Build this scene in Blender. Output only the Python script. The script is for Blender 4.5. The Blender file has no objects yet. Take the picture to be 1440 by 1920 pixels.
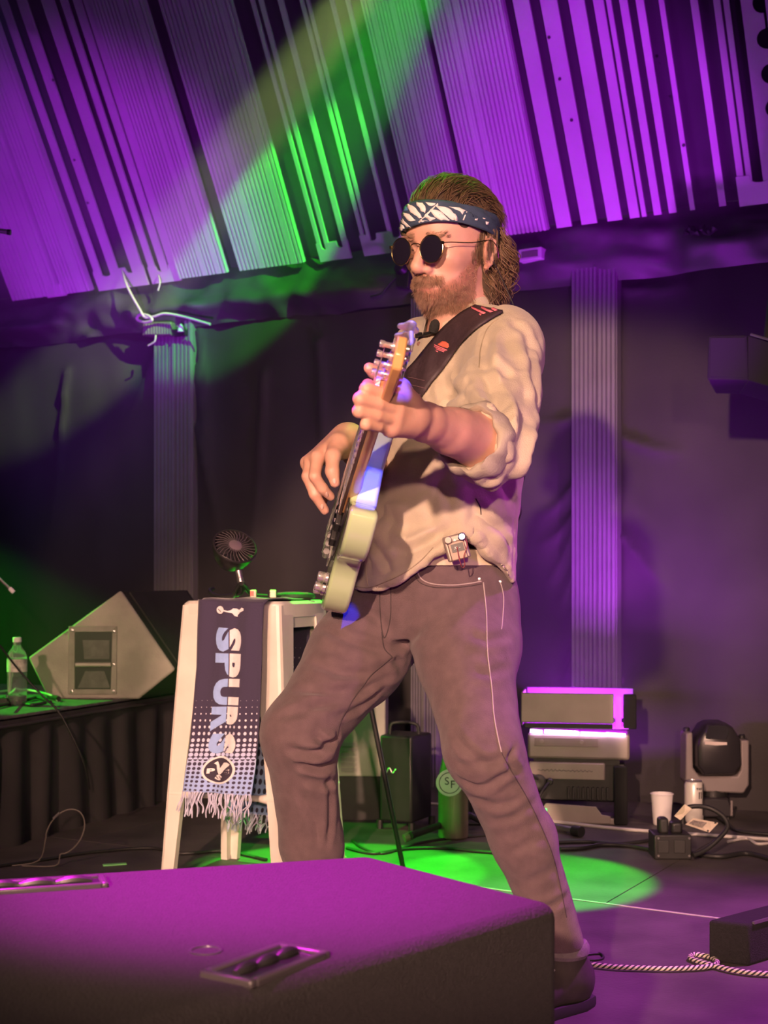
import bpy, bmesh, math, random
import numpy as np
from mathutils import Vector, Matrix
from mathutils.bvhtree import BVHTree

R = math.radians
SC = bpy.context.scene
COL = SC.collection
FPX, CAMH, HOR = 2600.0, 0.86, 1087.0       # focal length in pixels, camera height, horizon row (1440x1920 frame)

def P(px, py, Y):                            # photo pixel + depth -> world point
    return Vector(((px - 720.0) * Y / FPX, Y, CAMH + (HOR - py) * Y / FPX))
def PF(px, py, z=0.0):                       # photo pixel on a horizontal plane
    Y = (CAMH - z) * FPX / (py - HOR)
    return P(px, py, Y)

# ------------------------------------------------------------------ camera
cam_d = bpy.data.cameras.new('camera'); cam = bpy.data.objects.new('camera', cam_d); COL.objects.link(cam)
cam.location = (0, 0, CAMH); cam.rotation_euler = (R(90), 0, 0)
cam_d.sensor_width = 36.0; cam_d.lens = FPX / 1920.0 * 36.0
cam_d.shift_y = (HOR - 960.0) / 1920.0; cam_d.clip_start = 0.05
cam_d.dof.use_dof = True; cam_d.dof.focus_distance = 2.85; cam_d.dof.aperture_fstop = 7.0
SC.camera = cam
SC.view_settings.view_transform = 'Standard'; SC.view_settings.look = 'None'
SC.view_settings.gamma = 1.0; SC.view_settings.use_curve_mapping = False
SC.view_settings.exposure = 0.0
SC.cycles.use_denoising = True
SC.cycles.volume_bounces = 0
SC.cycles.max_bounces = 6

# ------------------------------------------------------------------ world
W = bpy.data.worlds.new('world'); SC.world = W; W.use_nodes = True
W.node_tree.nodes['Background'].inputs[0].default_value = (0.40, 0.24, 0.42, 1)
W.node_tree.nodes['Background'].inputs[1].default_value = 0.03

# wall frame: the back wall recedes to the left
WU = Vector((0.8726, -0.4886, 0)); WN = Vector((-0.4886, -0.8726, 0)); W0 = Vector((0.926, 5.41, 0))
def ray_plane(px, py, p0, n):
    o = Vector((0, 0, CAMH)); d = P(px, py, 1.0) - o
    return o + d * ((p0 - o).dot(n) / d.dot(n))
def WP(px, py, off=0.0): return ray_plane(px, py, W0 + WN * off, WN)
def WQ(s, z, off=0.0): return W0 + WU * s + WN * off + Vector((0, 0, z))
def WS(px, py=1087): return (WP(px, py) - W0).dot(WU)

# ------------------------------------------------------------------ lights
def spot(name, loc, to, col, power, deg, blend=0.3, rad=0.03):
    d = bpy.data.lights.new(name, 'SPOT'); d.color = col; d.energy = power
    d.spot_size = R(deg); d.spot_blend = blend; d.shadow_soft_size = rad
    o = bpy.data.objects.new(name, d); COL.objects.link(o)
    o.location = loc; o.rotation_euler = (Vector(to) - Vector(loc)).to_track_quat('-Z', 'Y').to_euler()
    return o
PURP = (0.50, 0.015, 0.92); MAG = (0.85, 0.01, 0.72); GRN = (0.03, 1.0, 0.02); WARM = (1.0, 0.565, 0.40)
spot('key_light', (-1.15, -2.6, 2.0), (0.08, 2.8, 0.92), WARM, 1950, 21.5, 0.22, 0.06)
spot('key_light_low', (0.2, -2.8, 1.5), (0.08, 2.8, 0.92), WARM, 600, 21.5, 0.22, 0.06)
spot('purple_side_fill', (2.3, 1.3, 0.9), (0.15, 2.75, 1.1), (0.62, 0.05, 0.9), 55, 28, 0.6, 0.05)
spot('set_light_left', (-2.0, -2.4, 2.9), (-0.75, 4.5, 0.55), WARM, 1000, 15, 0.5, 0.08)
spot('set_light_right', (2.3, 0.2, 3.4), (0.75, 4.8, 0.30), (1.0, 0.60, 0.50), 360, 17, 0.7, 0.06)
spot('purple_wash_house_left', (-0.9, 2.6, 0.25), WP(215, 370), PURP, 1100, 24, 0.8, 0.04)
spot('purple_wash_house_right', (0.8, 2.5, 0.3), WP(1080, 190), PURP, 720, 22, 0.7, 0.04)
spot('purple_pillar_light', (1.2, 4.2, 0.25), WP(1112, 1020), (0.60, 0.05, 0.92), 150, 20, 0.9, 0.03)
spot('magenta_top_light', (-1.8, 2.9, 4.6), (-0.15, 1.95, 0.44), MAG, 10500, 13, 1.0, 0.06)
spot('magenta_floor_light', (2.6, 3.4, 4.4), PF(1400, 1850), (0.72, 0.08, 0.80), 1700, 30, 0.8, 0.06)
spot('green_beam_light', P(1107, -615, 3.9), WP(455, 540), (0.03, 1.0, 0.015), 1500, 13, 0.4, 0.02)
spot('olive_beam_light', P(1107, -615, 3.9), WP(150, 700), (0.50, 0.72, 0.16), 2600, 8.5, 0.7, 0.02)
spot('green_floor_light', (-0.15, 4.62, 3.5), PF(640, 1632), GRN, 2400, 14, 0.1, 0.02)
spot('green_floor_light', (0.5, 4.5, 3.5), PF(965, 1648), GRN, 2400, 13.5, 0.25, 0.02)
spot('green_riser_light', (-3.2, 5.5, 1.8), P(120, 1320, 4.92), GRN, 600, 20, 0.4, 0.03)
spot('green_hair_light', (0.55, 3.7, 4.4), P(840, 330, 2.82), GRN, 1500, 3.7, 0.8, 0.03)
spot('blue_pin_light', (0.9, -1.0, 3.6), P(696, 893, 2.45), (0.02, 0.03, 1.0), 4200, 1.5, 0.15, 0.005)
spot('blue_tuner_light', (0.9, -1.0, 3.6), P(764, 622, 2.08), (0.08, 0.07, 1.0), 2600, 1.0, 0.2, 0.005)
spot('blue_wall_light', (-2.2, 3.2, 4.0), WP(200, 760), (0.2, 0.22, 1.0), 260, 24, 0.9, 0.05)

# ------------------------------------------------------------------ materials
MATS = {}
def rgb(h):                                   # sRGB hex -> linear
    v = [int(h[i:i + 2], 16) / 255.0 for i in (0, 2, 4)]
    return tuple(((c + 0.055) / 1.055) ** 2.4 if c > 0.04045 else c / 12.92 for c in v)
def mat(name, col, rough=0.6, metal=0.0, var=0.15, vscale=8.0, bump=0.0, bscale=60.0, coat=0.0, trans=0.0,
        emit=None, estr=0.0, sss=0.0, sheen=0.0, detail=4.0):
    if name in MATS: return MATS[name]
    m = bpy.data.materials.new(name); m.use_nodes = True; nt = m.node_tree
    b = nt.nodes['Principled BSDF']
    if isinstance(col, str): col = rgb(col)
    b.inputs['Roughness'].default_value = rough; b.inputs['Metallic'].default_value = metal
    b.inputs['Base Color'].default_value = (*col, 1)
    if coat: b.inputs['Coat Weight'].default_value = coat; b.inputs['Coat Roughness'].default_value = 0.08
    if trans: b.inputs['Transmission Weight'].default_value = trans
    if sss:
        b.inputs['Subsurface Weight'].default_value = sss; b.inputs['Subsurface Radius'].default_value = (0.012, 0.005, 0.003)
        b.inputs['Subsurface Scale'].default_value = 0.6
    if sheen: b.inputs['Sheen Weight'].default_value = sheen; b.inputs['Sheen Roughness'].default_value = 0.5
    if emit is not None:
        b.inputs['Emission Color'].default_value = (*emit, 1); b.inputs['Emission Strength'].default_value = estr
    tc = nt.nodes.new('ShaderNodeTexCoord')
    if var:
        n = nt.nodes.new('ShaderNodeTexNoise'); n.inputs['Scale'].default_value = vscale; n.inputs['Detail'].default_value = detail
        nt.links.new(tc.outputs['Object'], n.inputs['Vector'])
        r = nt.nodes.new('ShaderNodeMapRange'); r.inputs[1].default_value = 0.3; r.inputs[2].default_value = 0.7
        r.inputs[3].default_value = 1 - var; r.inputs[4].default_value = 1 + var
        nt.links.new(n.outputs['Fac'], r.inputs[0])
        x = nt.nodes.new('ShaderNodeMix'); x.data_type = 'RGBA'; x.blend_type = 'MULTIPLY'; x.inputs[0].default_value = 1
        x.inputs[6].default_value = (*col, 1); nt.links.new(r.outputs[0], x.inputs[7])
        nt.links.new(x.outputs[2], b.inputs['Base Color'])
    if bump:
        n2 = nt.nodes.new('ShaderNodeTexNoise'); n2.inputs['Scale'].default_value = bscale; n2.inputs['Detail'].default_value = 3
        nt.links.new(tc.outputs['Object'], n2.inputs['Vector'])
        bp = nt.nodes.new('ShaderNodeBump'); bp.inputs['Strength'].default_value = bump; bp.inputs['Distance'].default_value = 0.004
        nt.links.new(n2.outputs['Fac'], bp.inputs['Height']); nt.links.new(bp.outputs[0], b.inputs['Normal'])
    MATS[name] = m
    return m

# ------------------------------------------------------------------ object helpers
def tag(o, label=None, cat=None, group=None, kind=None):
    if label: o['label'] = label
    if cat: o['category'] = cat
    if group: o['group'] = group
    if kind: o['kind'] = kind
    return o
def adopt(o, parent):
    if parent is not None:
        o.parent = parent; o.matrix_parent_inverse = Matrix.Translation(-parent.location)
    return o
def empty(name, loc, label=None, cat=None, group=None, kind=None):
    o = bpy.data.objects.new(name, None); COL.objects.link(o); o.location = loc; o.empty_display_size = 0.05
    return tag(o, label, cat, group, kind)
def mesh_obj(name, verts, faces, m, parent=None, smooth=False):
    me = bpy.data.meshes.new(name); me.from_pydata([tuple(v) for v in verts], [], [tuple(f) for f in faces])
    me.materials.append(m)
    if smooth: me.polygons.foreach_set('use_smooth', [True] * len(me.polygons))
    me.update()
    o = bpy.data.objects.new(name, me); COL.objects.link(o)
    return adopt(o, parent)
def smooth_by_angle(me, deg=35):
    bm = bmesh.new(); bm.from_mesh(me); a = R(deg)
    for f in bm.faces: f.smooth = True
    for e in bm.edges:
        e.smooth = len(e.link_faces) != 2 or e.calc_face_angle(9) < a
    bm.to_mesh(me); bm.free()
def frame_of(d):
    d = Vector(d).normalized()
    up = Vector((0, 0, 1)) if abs(d.z) < 0.95 else Vector((0, 1, 0))
    x = up.cross(d).normalized()
    return x, d.cross(x), d

class MB:
    """collects geometry of ONE part"""
    def __init__(s): s.v = []; s.f = []
    def add(s, vs, fs):
        k = len(s.v); s.v += [Vector(v) for v in vs]; s.f += [tuple(i + k for i in f) for f in fs]; return s
    def hexa(s, a, b):                          # two quads (bottom, top)
        return s.add(list(a) + list(b), [(3, 2, 1, 0), (4, 5, 6, 7), (0, 1, 5, 4), (1, 2, 6, 5), (2, 3, 7, 6), (3, 0, 4, 7)])
    def box(s, c, size, X=None, Y=None, Z=None):
        X = Vector(X) if X is not None else Vector((1, 0, 0)); Y = Vector(Y) if Y is not None else Vector((0, 1, 0))
        Z = Vector(Z) if Z is not None else Vector((0, 0, 1)); c = Vector(c)
        q = [(-1, -1), (1, -1), (1, 1), (-1, 1)]
        f = lambda z: [c + X * (a * size[0] / 2) + Y * (b * size[1] / 2) + Z * (z * size[2] / 2) for a, b in q]
        return s.hexa(f(-1), f(1))
    def loft(s, rings, cap=True):
        n = len(rings[0]); k = len(s.v)
        for r in rings: s.v += [Vector(p) for p in r]
        for i in range(len(rings) - 1):
            for j in range(n):
                s.f.append((k + i * n + j, k + i * n + (j + 1) % n, k + (i + 1) * n + (j + 1) % n, k + (i + 1) * n + j))
        if cap:
            s.f.append(tuple(k + j for j in reversed(range(n)))); s.f.append(tuple(k + (len(rings) - 1) * n + j for j in range(n)))
        return s
    def cyl(s, a, b, r0, r1=None, n=16):
        r1 = r0 if r1 is None else r1; a = Vector(a); b = Vector(b); x, y, d = frame_of(b - a)
        ring = lambda c, r: [c + (x * math.cos(t) + y * math.sin(t)) * r for t in [2 * math.pi * i / n for i in range(n)]]
        return s.loft([ring(a, r0), ring(b, r1)])
    def lathe(s, base, axis, prof, n=24, ref=None):   # prof: (radius, height)
        base = Vector(base); x, y, d = frame_of(axis)
        rings = [[base + d * h + (x * math.cos(t) + y * math.sin(t)) * max(r, 1e-5) for t in [2 * math.pi * i / n for i in range(n)]] for r, h in prof]
        return s.loft(rings)
    def tube(s, pts, r, n=8, closed=False):
        pts = [Vector(p) for p in pts]; m = len(pts); rings = []; px = None
        for i, p in enumerate(pts):
            d = (pts[(i + 1) % m] - pts[i - 1]) if closed else (pts[min(i + 1, m - 1)] - pts[max(i - 1, 0)])
            d.normalize()
            if px is None: px, py, _ = frame_of(d)
            px = (px - d * px.dot(d)).normalized(); py = d.cross(px)
            rr = r[i] if isinstance(r, (list, tuple)) else r
            rings.append([p + (px * math.cos(t) + py * math.sin(t)) * rr for t in [2 * math.pi * k / n for k in range(n)]])
        if closed: rings.append(rings[0])
        return s.loft(rings, cap=not closed)
    def prism(s, poly, ext):                    # 3d polygon extruded by a vector
        ext = Vector(ext); n = len(poly); k = len(s.v)
        s.v += [Vector(p) for p in poly] + [Vector(p) + ext for p in poly]
        s.f.append(tuple(k + i for i in range(n))); s.f.append(tuple(k + n + i for i in reversed(range(n))))
        for i in range(n): s.f.append((k + i, k + n + i, k + n + (i + 1) % n, k + (i + 1) % n))
        return s
    def build(s, name, m, parent=None, bevel=0.0, seg=2, smooth=35, xf=None):
        vs = [xf @ v for v in s.v] if xf is not None else s.v
        o = mesh_obj(name, vs, s.f, m, None)
        bm = bmesh.new(); bm.from_mesh(o.data); bmesh.ops.recalc_face_normals(bm, faces=bm.faces); bm.to_mesh(o.data); bm.free()
        if smooth: smooth_by_angle(o.data, smooth)
        if bevel:
            md = o.modifiers.new('bevel', 'BEVEL'); md.width = bevel; md.segments = seg; md.limit_method = 'ANGLE'; md.angle_limit = R(40)
            md.harden_normals = False
        return adopt(o, parent)
def smoothline(pts, n=8):                       # Catmull-Rom through points
    pts = [Vector(p) for p in pts]; out = []
    for i in range(len(pts) - 1):
        a, b, c, d = pts[max(i - 1, 0)], pts[i], pts[i + 1], pts[min(i + 2, len(pts) - 1)]
        for k in range(n):
            t = k / n
            out.append(0.5 * ((2 * b) + (c - a) * t + (2 * a - 5 * b + 4 * c - d) * t * t + (3 * b - a - 3 * c + d) * t ** 3))
    return out + [pts[-1]]
def cable(name, pts, r, m, label, n=8, seg=10, group=None):
    o = MB().tube(smoothline(pts, seg), r, n).build(name, m, smooth=80)
    return tag(o, label, 'cable', group)
def arc(c, r, a0, a1, n, X=(1, 0), Y=(0, 1)):
    return [(c[0] + r * math.cos(R(a0 + (a1 - a0) * i / n)), c[1] + r * math.sin(R(a0 + (a1 - a0) * i / n))) for i in range(n + 1)]
def text_mesh(s, size, ext=0.0, offset=0.0, align='CENTER'):
    """letters as raw (verts, faces) in their own xy plane"""
    c = bpy.data.curves.new('lettering', 'FONT'); c.body = s; c.size = size; c.extrude = ext; c.offset = offset
    c.align_x = align; c.align_y = 'CENTER'; c.resolution_u = 4
    o = bpy.data.objects.new('lettering', c); COL.objects.link(o)
    me = bpy.data.meshes.new_from_object(o.evaluated_get(bpy.context.evaluated_depsgraph_get()))
    v = [tuple(x.co) for x in me.vertices]; f = [tuple(p.vertices) for p in me.polygons]
    bpy.data.objects.remove(o); bpy.data.curves.remove(c); bpy.data.meshes.remove(me)
    return v, f
def rnoise(seed):                               # cheap smooth 2d noise
    g = np.random.RandomState(seed).rand(64, 64)
    def f(x, y):
        xi = np.floor(x).astype(int); yi = np.floor(y).astype(int); fx = x - xi; fy = y - yi
        fx = fx * fx * (3 - 2 * fx); fy = fy * fy * (3 - 2 * fy)
        a = g[xi % 64, yi % 64]; b = g[(xi + 1) % 64, yi % 64]; c = g[xi % 64, (yi + 1) % 64]; d = g[(xi + 1) % 64, (yi + 1) % 64]
        return (a * (1 - fx) + b * fx) * (1 - fy) + (c * (1 - fx) + d * fx) * fy - 0.5
    return f
# ------------------------------------------------------------------ materials of the set
M_floor = mat('stage_floor_black_ply', (0.085, 0.075, 0.072), 0.62, var=0.35, vscale=5, bump=0.25, bscale=90)
M_drape = mat('black_drape', (0.036, 0.032, 0.034), 0.75, var=0.25, vscale=3, bump=0.2, bscale=180)
M_valance = mat('grey_vinyl_liner', (0.06, 0.057, 0.06), 0.5, var=0.2, vscale=4, bump=0.15, bscale=60)
M_slat = mat('painted_roof_metal', (0.62, 0.60, 0.62), 0.42, var=0.08, vscale=5)
M_back = mat('dark_roof_liner', (0.03, 0.028, 0.032), 0.8, var=0.2, vscale=4)
M_pill = mat('ribbed_aluminium', (0.26, 0.25, 0.27), 0.45, 0.3, var=0.12, vscale=6)
M_black = mat('black_plastic', (0.018, 0.018, 0.019), 0.42, var=0.15, vscale=20)
M_blackm = mat('black_matt_metal', (0.03, 0.03, 0.031), 0.5, 0.2, var=0.2, vscale=15)
M_carpet = mat('black_box_carpet', (0.013, 0.012, 0.014), 0.95, var=0.3, vscale=160, bump=0.8, bscale=320)
M_grey = mat('dark_grey_housing', (0.17, 0.15, 0.14), 0.5, 0.1, var=0.15, vscale=12)
M_steel = mat('bare_steel', (0.55, 0.54, 0.53), 0.3, 0.9, var=0.1, vscale=20)
M_white = mat('white_plastic', (0.75, 0.74, 0.72), 0.45, var=0.04, vscale=20)
M_cable = mat('black_cable', (0.02, 0.02, 0.021), 0.5, var=0.0)
M_cablew = mat('pale_grey_cable', (0.55, 0.52, 0.5), 0.5, var=0.0)

# ------------------------------------------------------------------ floor (stage deck panels along the wall's axes)
sub = MB().box((0, 3.5, -0.055), (9, 11, 0.05)).build('floor', M_black)
tag(sub, 'black stage deck of large plywood panels', 'floor', kind='structure')
seamW = (Vector((0.509, 3.727, 0)) - W0).dot(WN)
pw, pl = 1.22, 1.83
k = 0
for i in range(-3, 3):
    for j in range(-2, 5):
        w0 = seamW - pw + j * pw - 1.22; w1 = w0 + pw - 0.004
        s0 = i * pl + (0.55 if j % 2 else 0.0); s1 = s0 + pl - 0.004
        q = [W0 + WU * a + WN * b for a, b in ((s0, w0), (s1, w0), (s1, w1), (s0, w1))]
        if min(p.y for p in q) > 9 or max(p.y for p in q) < -0.5: continue
        MB().hexa([p + Vector((0, 0, -0.03)) for p in q], q).build('deck_panel', M_floor, sub)
e0 = Vector((0.2, 3.914, 0)); e1 = Vector((0.9, 3.49, 0)); dd = (e1 - e0).normalized(); nn = Vector((-dd.y, dd.x, 0))
tag(MB().hexa([e0 - nn * .003, e1 - nn * .003, e1 + nn * .003, e0 + nn * .003],
              [p + Vector((0, 0, .002)) for p in (e0 - nn * .003, e1 - nn * .003, e1 + nn * .003, e0 + nn * .003)]).build('trim_3', M_cablew),
    'thin pale edging strip along a floor seam', 'trim', kind='structure')

# ------------------------------------------------------------------ back wall drape
def crease_field(S, Z, lines):
    d = np.zeros_like(S)
    for pts, depth, wd in lines:
        best = np.full(S.shape, 9.0); env = np.zeros(S.shape); nseg = len(pts) - 1; ia = 0
        for (a, b) in zip(pts[:-1], pts[1:]):
            ax, ay, bx, by = *a, *b; L2 = (bx - ax) ** 2 + (by - ay) ** 2
            t = np.clip(((S - ax) * (bx - ax) + (Z - ay) * (by - ay)) / L2, 0, 1)
            h_ = np.hypot(S - ax - t * (bx - ax), Z - ay - t * (by - ay)); sel = h_ < best; best[sel] = h_[sel]; env[sel] = 1 - ((ia + t[sel]) / nseg) ** 1.5; ia += 1
        d += depth * env * np.exp(-(best / (wd * (1.7 - env))))
    return d
def wsz(px, py): p = WP(px, py); return ((p - W0).dot(WU), p.z)
sv = np.linspace(-4.2, 2.2, 340); zv = np.linspace(0.0, 2.12, 130); S, Z = np.meshgrid(sv, zv)
n1, n2 = rnoise(3), rnoise(5)
off = 0.05 * n1(S * 2.2 + 20, Z * 0.5 + 9) + 0.016 * n2(S * 7 + 40, Z * 1.4 + 11 + S * 2)
lines = []
for a, b in (((1082, 960), (1000, 1030)), ((1082, 985), (1015, 1110)), ((1082, 1060), (1030, 1160)), ((1082, 1140), (1030, 1210)),
             ((1082, 1220), (1030, 1290)), ((1082, 905), (1000, 975)), ((1082, 780), (990, 790)), ((1160, 1000), (1260, 1120)), ((1160, 820), (1290, 850)),
             ((378, 620), (398, 860)), ((374, 690), (400, 930)), ((376, 800), (420, 1050)), ((300, 640), (230, 800)), ((1165, 540), (1300, 530)),
             ((600, 640), (610, 1000)), ((500, 700), (470, 1080)), ((130, 700), (90, 1050))):
    lines.append(([wsz(*a), wsz((a[0] + b[0]) / 2 + 4, (a[1] + b[1]) / 2 + 8), wsz(*b)], 0.034, 0.022))
off += crease_field(S, Z, lines)
verts = [WQ(s, z, o) for s, z, o in zip(S.ravel(), Z.ravel(), off.ravel())]
nx, ny = len(sv), len(zv)
faces = [(j * nx + i, j * nx + i + 1, (j + 1) * nx + i + 1, (j + 1) * nx + i) for j in range(ny - 1) for i in range(nx - 1)]
tag(mesh_obj('wall_back', verts, faces, M_drape, smooth=True), 'dark creased drape hung across the back of the stage', 'wall', kind='structure')

# valance: liner band bulging between drape top and roof panels
RZ = 2.24                                             # height of the roof panels' lower edge
sv = np.linspace(-4.2, 2.2, 300); tv = np.linspace(0, 1, 26); S, T = np.meshgrid(sv, tv)
bul = 0.05 * np.sin(np.pi * T) + 0.045 * np.exp(-((T - 0.3 - 0.05 * np.sin(S * 2)) / 0.13) ** 2) * (0.4 + n1(S * 3 + 5, T * 0 + 3)) \
      + 0.05 * n2(S * 6 + 13, T * 4 + S * 3) + 0.03 * n1(S * 14 + 8, T * 3 + 4)
zz = 2.02 + T * (RZ + 0.03 - 2.02) + 0.02 * n1(S * 4, T * 0 + 17) * (1 - T)
verts = [WQ(s, z, 0.03 + o) for s, z, o in zip(S.ravel(), zz.ravel(), bul.ravel())]
nx, ny = len(sv), len(tv)
faces = [(j * nx + i, j * nx + i + 1, (j + 1) * nx + i + 1, (j + 1) * nx + i) for j in range(ny - 1) for i in range(nx - 1)]
tag(mesh_obj('trim_4', verts, faces, M_valance, smooth=True), 'rumpled grey liner band under the sloping roof panels', 'liner', kind='structure')

# fluted pillars on the wall
def pillar(name, pxl, pxr, top_l, top_r, bot, label):
    s0, s1 = WS(pxl, 800), WS(pxr, 800); prof = []; n = 10; w = (s1 - s0)
    prof = [(s0, 0.0), (s0, 0.05)]
    for i in range(n):
        a = s0 + w * (i + 0.12) / n; b = s0 + w * (i + 0.72) / n; c = s0 + w * (i + 0.88) / n
        h = 0.062 if i != 5 else 0.07
        prof += [(a, 0.05), (a + .002, h), (b, h), (c, 0.05)]
    prof += [(s1, 0.05), (s1, 0.0)]
    zb = WP((pxl + pxr) / 2, bot, .05).z
    rings = []
    for z in (zb, None):
        ring = []
        for s, o in prof:
            t = (s - s0) / w
            zt = zb if z is not None else WP(pxl + (pxr - pxl) * t, top_l + (top_r - top_l) * t, .05).z
            ring.append(WQ(s, zt, o))
        rings.append(ring)
    tag(MB().loft(rings).build(name, M_pill, smooth=0), label, 'pillar', kind='structure')
pillar('trim_1', 303, 374, 608, 598, 1500, 'ribbed aluminium pillar behind the stool and floor monitor')
pillar('trim_2', 1081, 1165, 505, 497, 1500, 'ribbed aluminium pillar rising behind the glowing purple floor light')
pillar('trim_5', 782, 832, 560, 556, 1520, 'ribbed aluminium pillar behind the standing player')

# ------------------------------------------------------------------ sloping roof panels
RA = math.atan2(1.73, 1.0); RD = WN * math.cos(RA) + Vector((0, 0, math.sin(RA))); RN = WN * math.sin(RA) - Vector((0, 0, math.cos(RA)))
R0 = W0 + WN * 0.09 + Vector((0, 0, RZ))
def RQ(s, t, o=0.0): return R0 + WU * s + RD * t + RN * o
def RS(px, py):
    p = ray_plane(px, py, R0, RN); return (p - R0).dot(WU), (p - R0).dot(RD)
TOP = 1.75
ceil = MB().hexa([RQ(-4.4, 0.0, -0.10), RQ(2.4, 0.0, -0.10), RQ(2.4, TOP, -0.10), RQ(-4.4, TOP, -0.10)],
                 [RQ(-4.4, 0.0, -0.06), RQ(2.4, 0.0, -0.06), RQ(2.4, TOP, -0.06), RQ(-4.4, TOP, -0.06)]).build('ceiling', M_back)
tag(ceil, 'steep roof lining faced with slotted and fluted metal panels', 'ceiling', kind='structure')
def slat(s0, s1, t0=0.0, t1=TOP, o=0.0, th=0.008, name='slat'):
    return MB().hexa([RQ(s0, t0, o - th), RQ(s1, t0, o - th), RQ(s1, t1, o - th), RQ(s0, t1, o - th)],
                     [RQ(s0, t0, o), RQ(s1, t0, o), RQ(s1, t1, o), RQ(s0, t1, o)]).build(name, M_slat, ceil)
def fluted(s0, s1, t0=0.0, t1=TOP, o=0.012, n=14):
    prof = [(s0, -0.012)]; w = s1 - s0; rs = random.Random(int(s0 * 1000))
    wide = {rs.randrange(2, n - 2), rs.randrange(2, n - 2)}
    for i in range(n):
        a = s0 + w * i / n; b = s0 + w * (i + (0.95 if i in wide else 0.55)) / n
        prof += [(a, o), (b, o), (b + w / n * .04, o - 0.014), (a + w / n * .97, o - 0.014)]
    prof += [(s1, o), (s1, -0.012)]
    return MB().loft([[RQ(s, t0, q) for s, q in prof], [RQ(s, t1, q) for s, q in prof]]).build('fluted_panel', M_slat, ceil, smooth=0)
def edge_s(px, py): return RS(px, py)[0]
# strips read off along the row y=150 (left and right px of each)
Y1 = 150
for a, b, n in ((-130, -28, 12), (220, 318, 14), (345, 476, 16), (714, 818, 16), (832, 974, 17)):
    fluted(edge_s(a, Y1), edge_s(b, Y1), n=n)
fluted(edge_s(-22, Y1), edge_s(36, Y1), n=8)
for a, b in ((50, 64), (82, 100), (127, 150), (162, 175), (185, 200), (204, 218),
             (510, 517), (525, 533), (560, 570), (600, 607), (612, 618), (655, 663), (684, 692),
             (990, 1020), (1040, 1071), (1092, 1121), (1137, 1156), (1161, 1170), (1185, 1200), (1215, 1230), (1257, 1267), (1315, 1329),
             (1357, 1370), (1375, 1386)):
    slat(edge_s(a, Y1), edge_s(b, Y1))
# the wide plate with round holes along its edge
s0 = edge_s(1407, Y1); s1 = edge_s(1440, Y1) + 0.012; poly = [(s0, 0.0), (s1, 0.0)]; t = 0.05
while t < TOP - 0.1:
    poly += [(s1, t)] + [(s1 - 0.034 * math.sin(math.pi * i / 8), t + 0.034 - 0.034 * math.cos(math.pi * i / 8)) for i in range(1, 8)] + [(s1, t + 0.068)]; t += 0.118
poly += [(s1, TOP), (s0, TOP)]
MB().prism([RQ(s, t) for s, t in poly], RN * -0.008).build('perforated_plate', M_slat, ceil, smooth=0)
slat(edge_s(1452, Y1), edge_s(1500, Y1)); fluted(edge_s(1510, Y1), edge_s(1600, Y1))
# end plates that join the strips at the lower edge
def endplate(pxa, pxb, t1=0.085, notches=0):
    s0, s1 = edge_s(pxa, Y1), edge_s(pxb, Y1)
    top = [(s1, t1)]
    for k in range(notches):
        c = s1 - (s1 - s0) * (k + 0.5) / notches; w = (s1 - s0) / notches * 0.22
        top += [(c + w, t1)] + [(c + w * math.cos(math.pi * i / 6), t1 - 0.03 * math.sin(math.pi * i / 6) ** .5) for i in range(1, 6)] + [(c - w, t1)]
    top += [(s0, t1)]
    MB().prism([RQ(s, t, 0.002) for s, t in [(s0, -0.01), (s1, -0.01)] + top], RN * -0.008).build('end_plate', M_slat, ceil, smooth=0)
endplate(48, 152, notches=2); endplate(160, 220, 0.07, 1); endplate(508, 572, 0.07, 2); endplate(598, 694, 0.08, 2)
endplate(1355, 1450, 0.10, 1); endplate(-60, -20, 0.05)
for px, py in ((205, 440), (140, 300), (100, 150), (1030, 70), (1050, 148), (1072, 225), (1235, 120), (1260, 195), (1282, 272), (165, 380)):
    s, t = RS(px, py); MB().cyl(RQ(s, t, 0.0), RQ(s, t, 0.004), 0.006, n=8).build('rivet', M_blackm, ceil)
# ------------------------------------------------------------------ foreground floor monitor (trapezoid cabinet on the deck)
ZT = 0.44
mA, mB, mC, mD = PF(694, 1601, ZT), PF(1052, 1692, ZT), PF(-60, 2010, ZT), PF(-80, 1648, ZT)
def down(p, z=0.0): return Vector((p.x, p.y, z))
fm = empty('floor_monitor', down((mA + mC) / 2), 'huge black carpeted floor monitor filling the lower left foreground, its top washed magenta', 'speaker')
MB().hexa([down(p) for p in (mC, mB, mA, mD)], [mC, mB, mA, mD]).build('cabinet', M_carpet, fm, bevel=0.022, seg=4)
ex = (mB - mC).normalized(); ey = Vector((-ex.y, ex.x, 0)); UP = Vector((0, 0, 1))
M_hole = mat('black_handle_cup', (0.012, 0.012, 0.013), 0.35, var=0)
M_hplate = mat('black_moulded_handle', (0.05, 0.045, 0.05), 0.3, var=0.1)
def handle_set(c, ax, L, Wd):
    ay = Vector((-ax.y, ax.x, 0)); h = MB()
    for sgn in (-1, 1):
        h.box(c + ay * sgn * Wd * .5 + UP * .002, (L, Wd * .18, .010), ax, ay)
        h.box(c + ax * sgn * L * .52 + UP * .002, (Wd * .2, Wd * 1.15, .010), ax, ay)
    hp = h.build('handle_rim', M_hplate, fm, bevel=0.003)
    MB().box(c + UP * .0012, (L, Wd * .85, .004), ax, ay).build('handle_cup', M_hole, hp)
    g = [c + ax * (L * (t - .5) * .86) + UP * (.004 + .0025 * abs(math.sin(t * math.pi * 3))) for t in [i / 18 for i in range(19)]]
    MB().tube(g, [.0045 + .003 * abs(math.sin(i / 18 * math.pi * 3)) for i in range(19)], 10).build('grip', M_black, hp)
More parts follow.
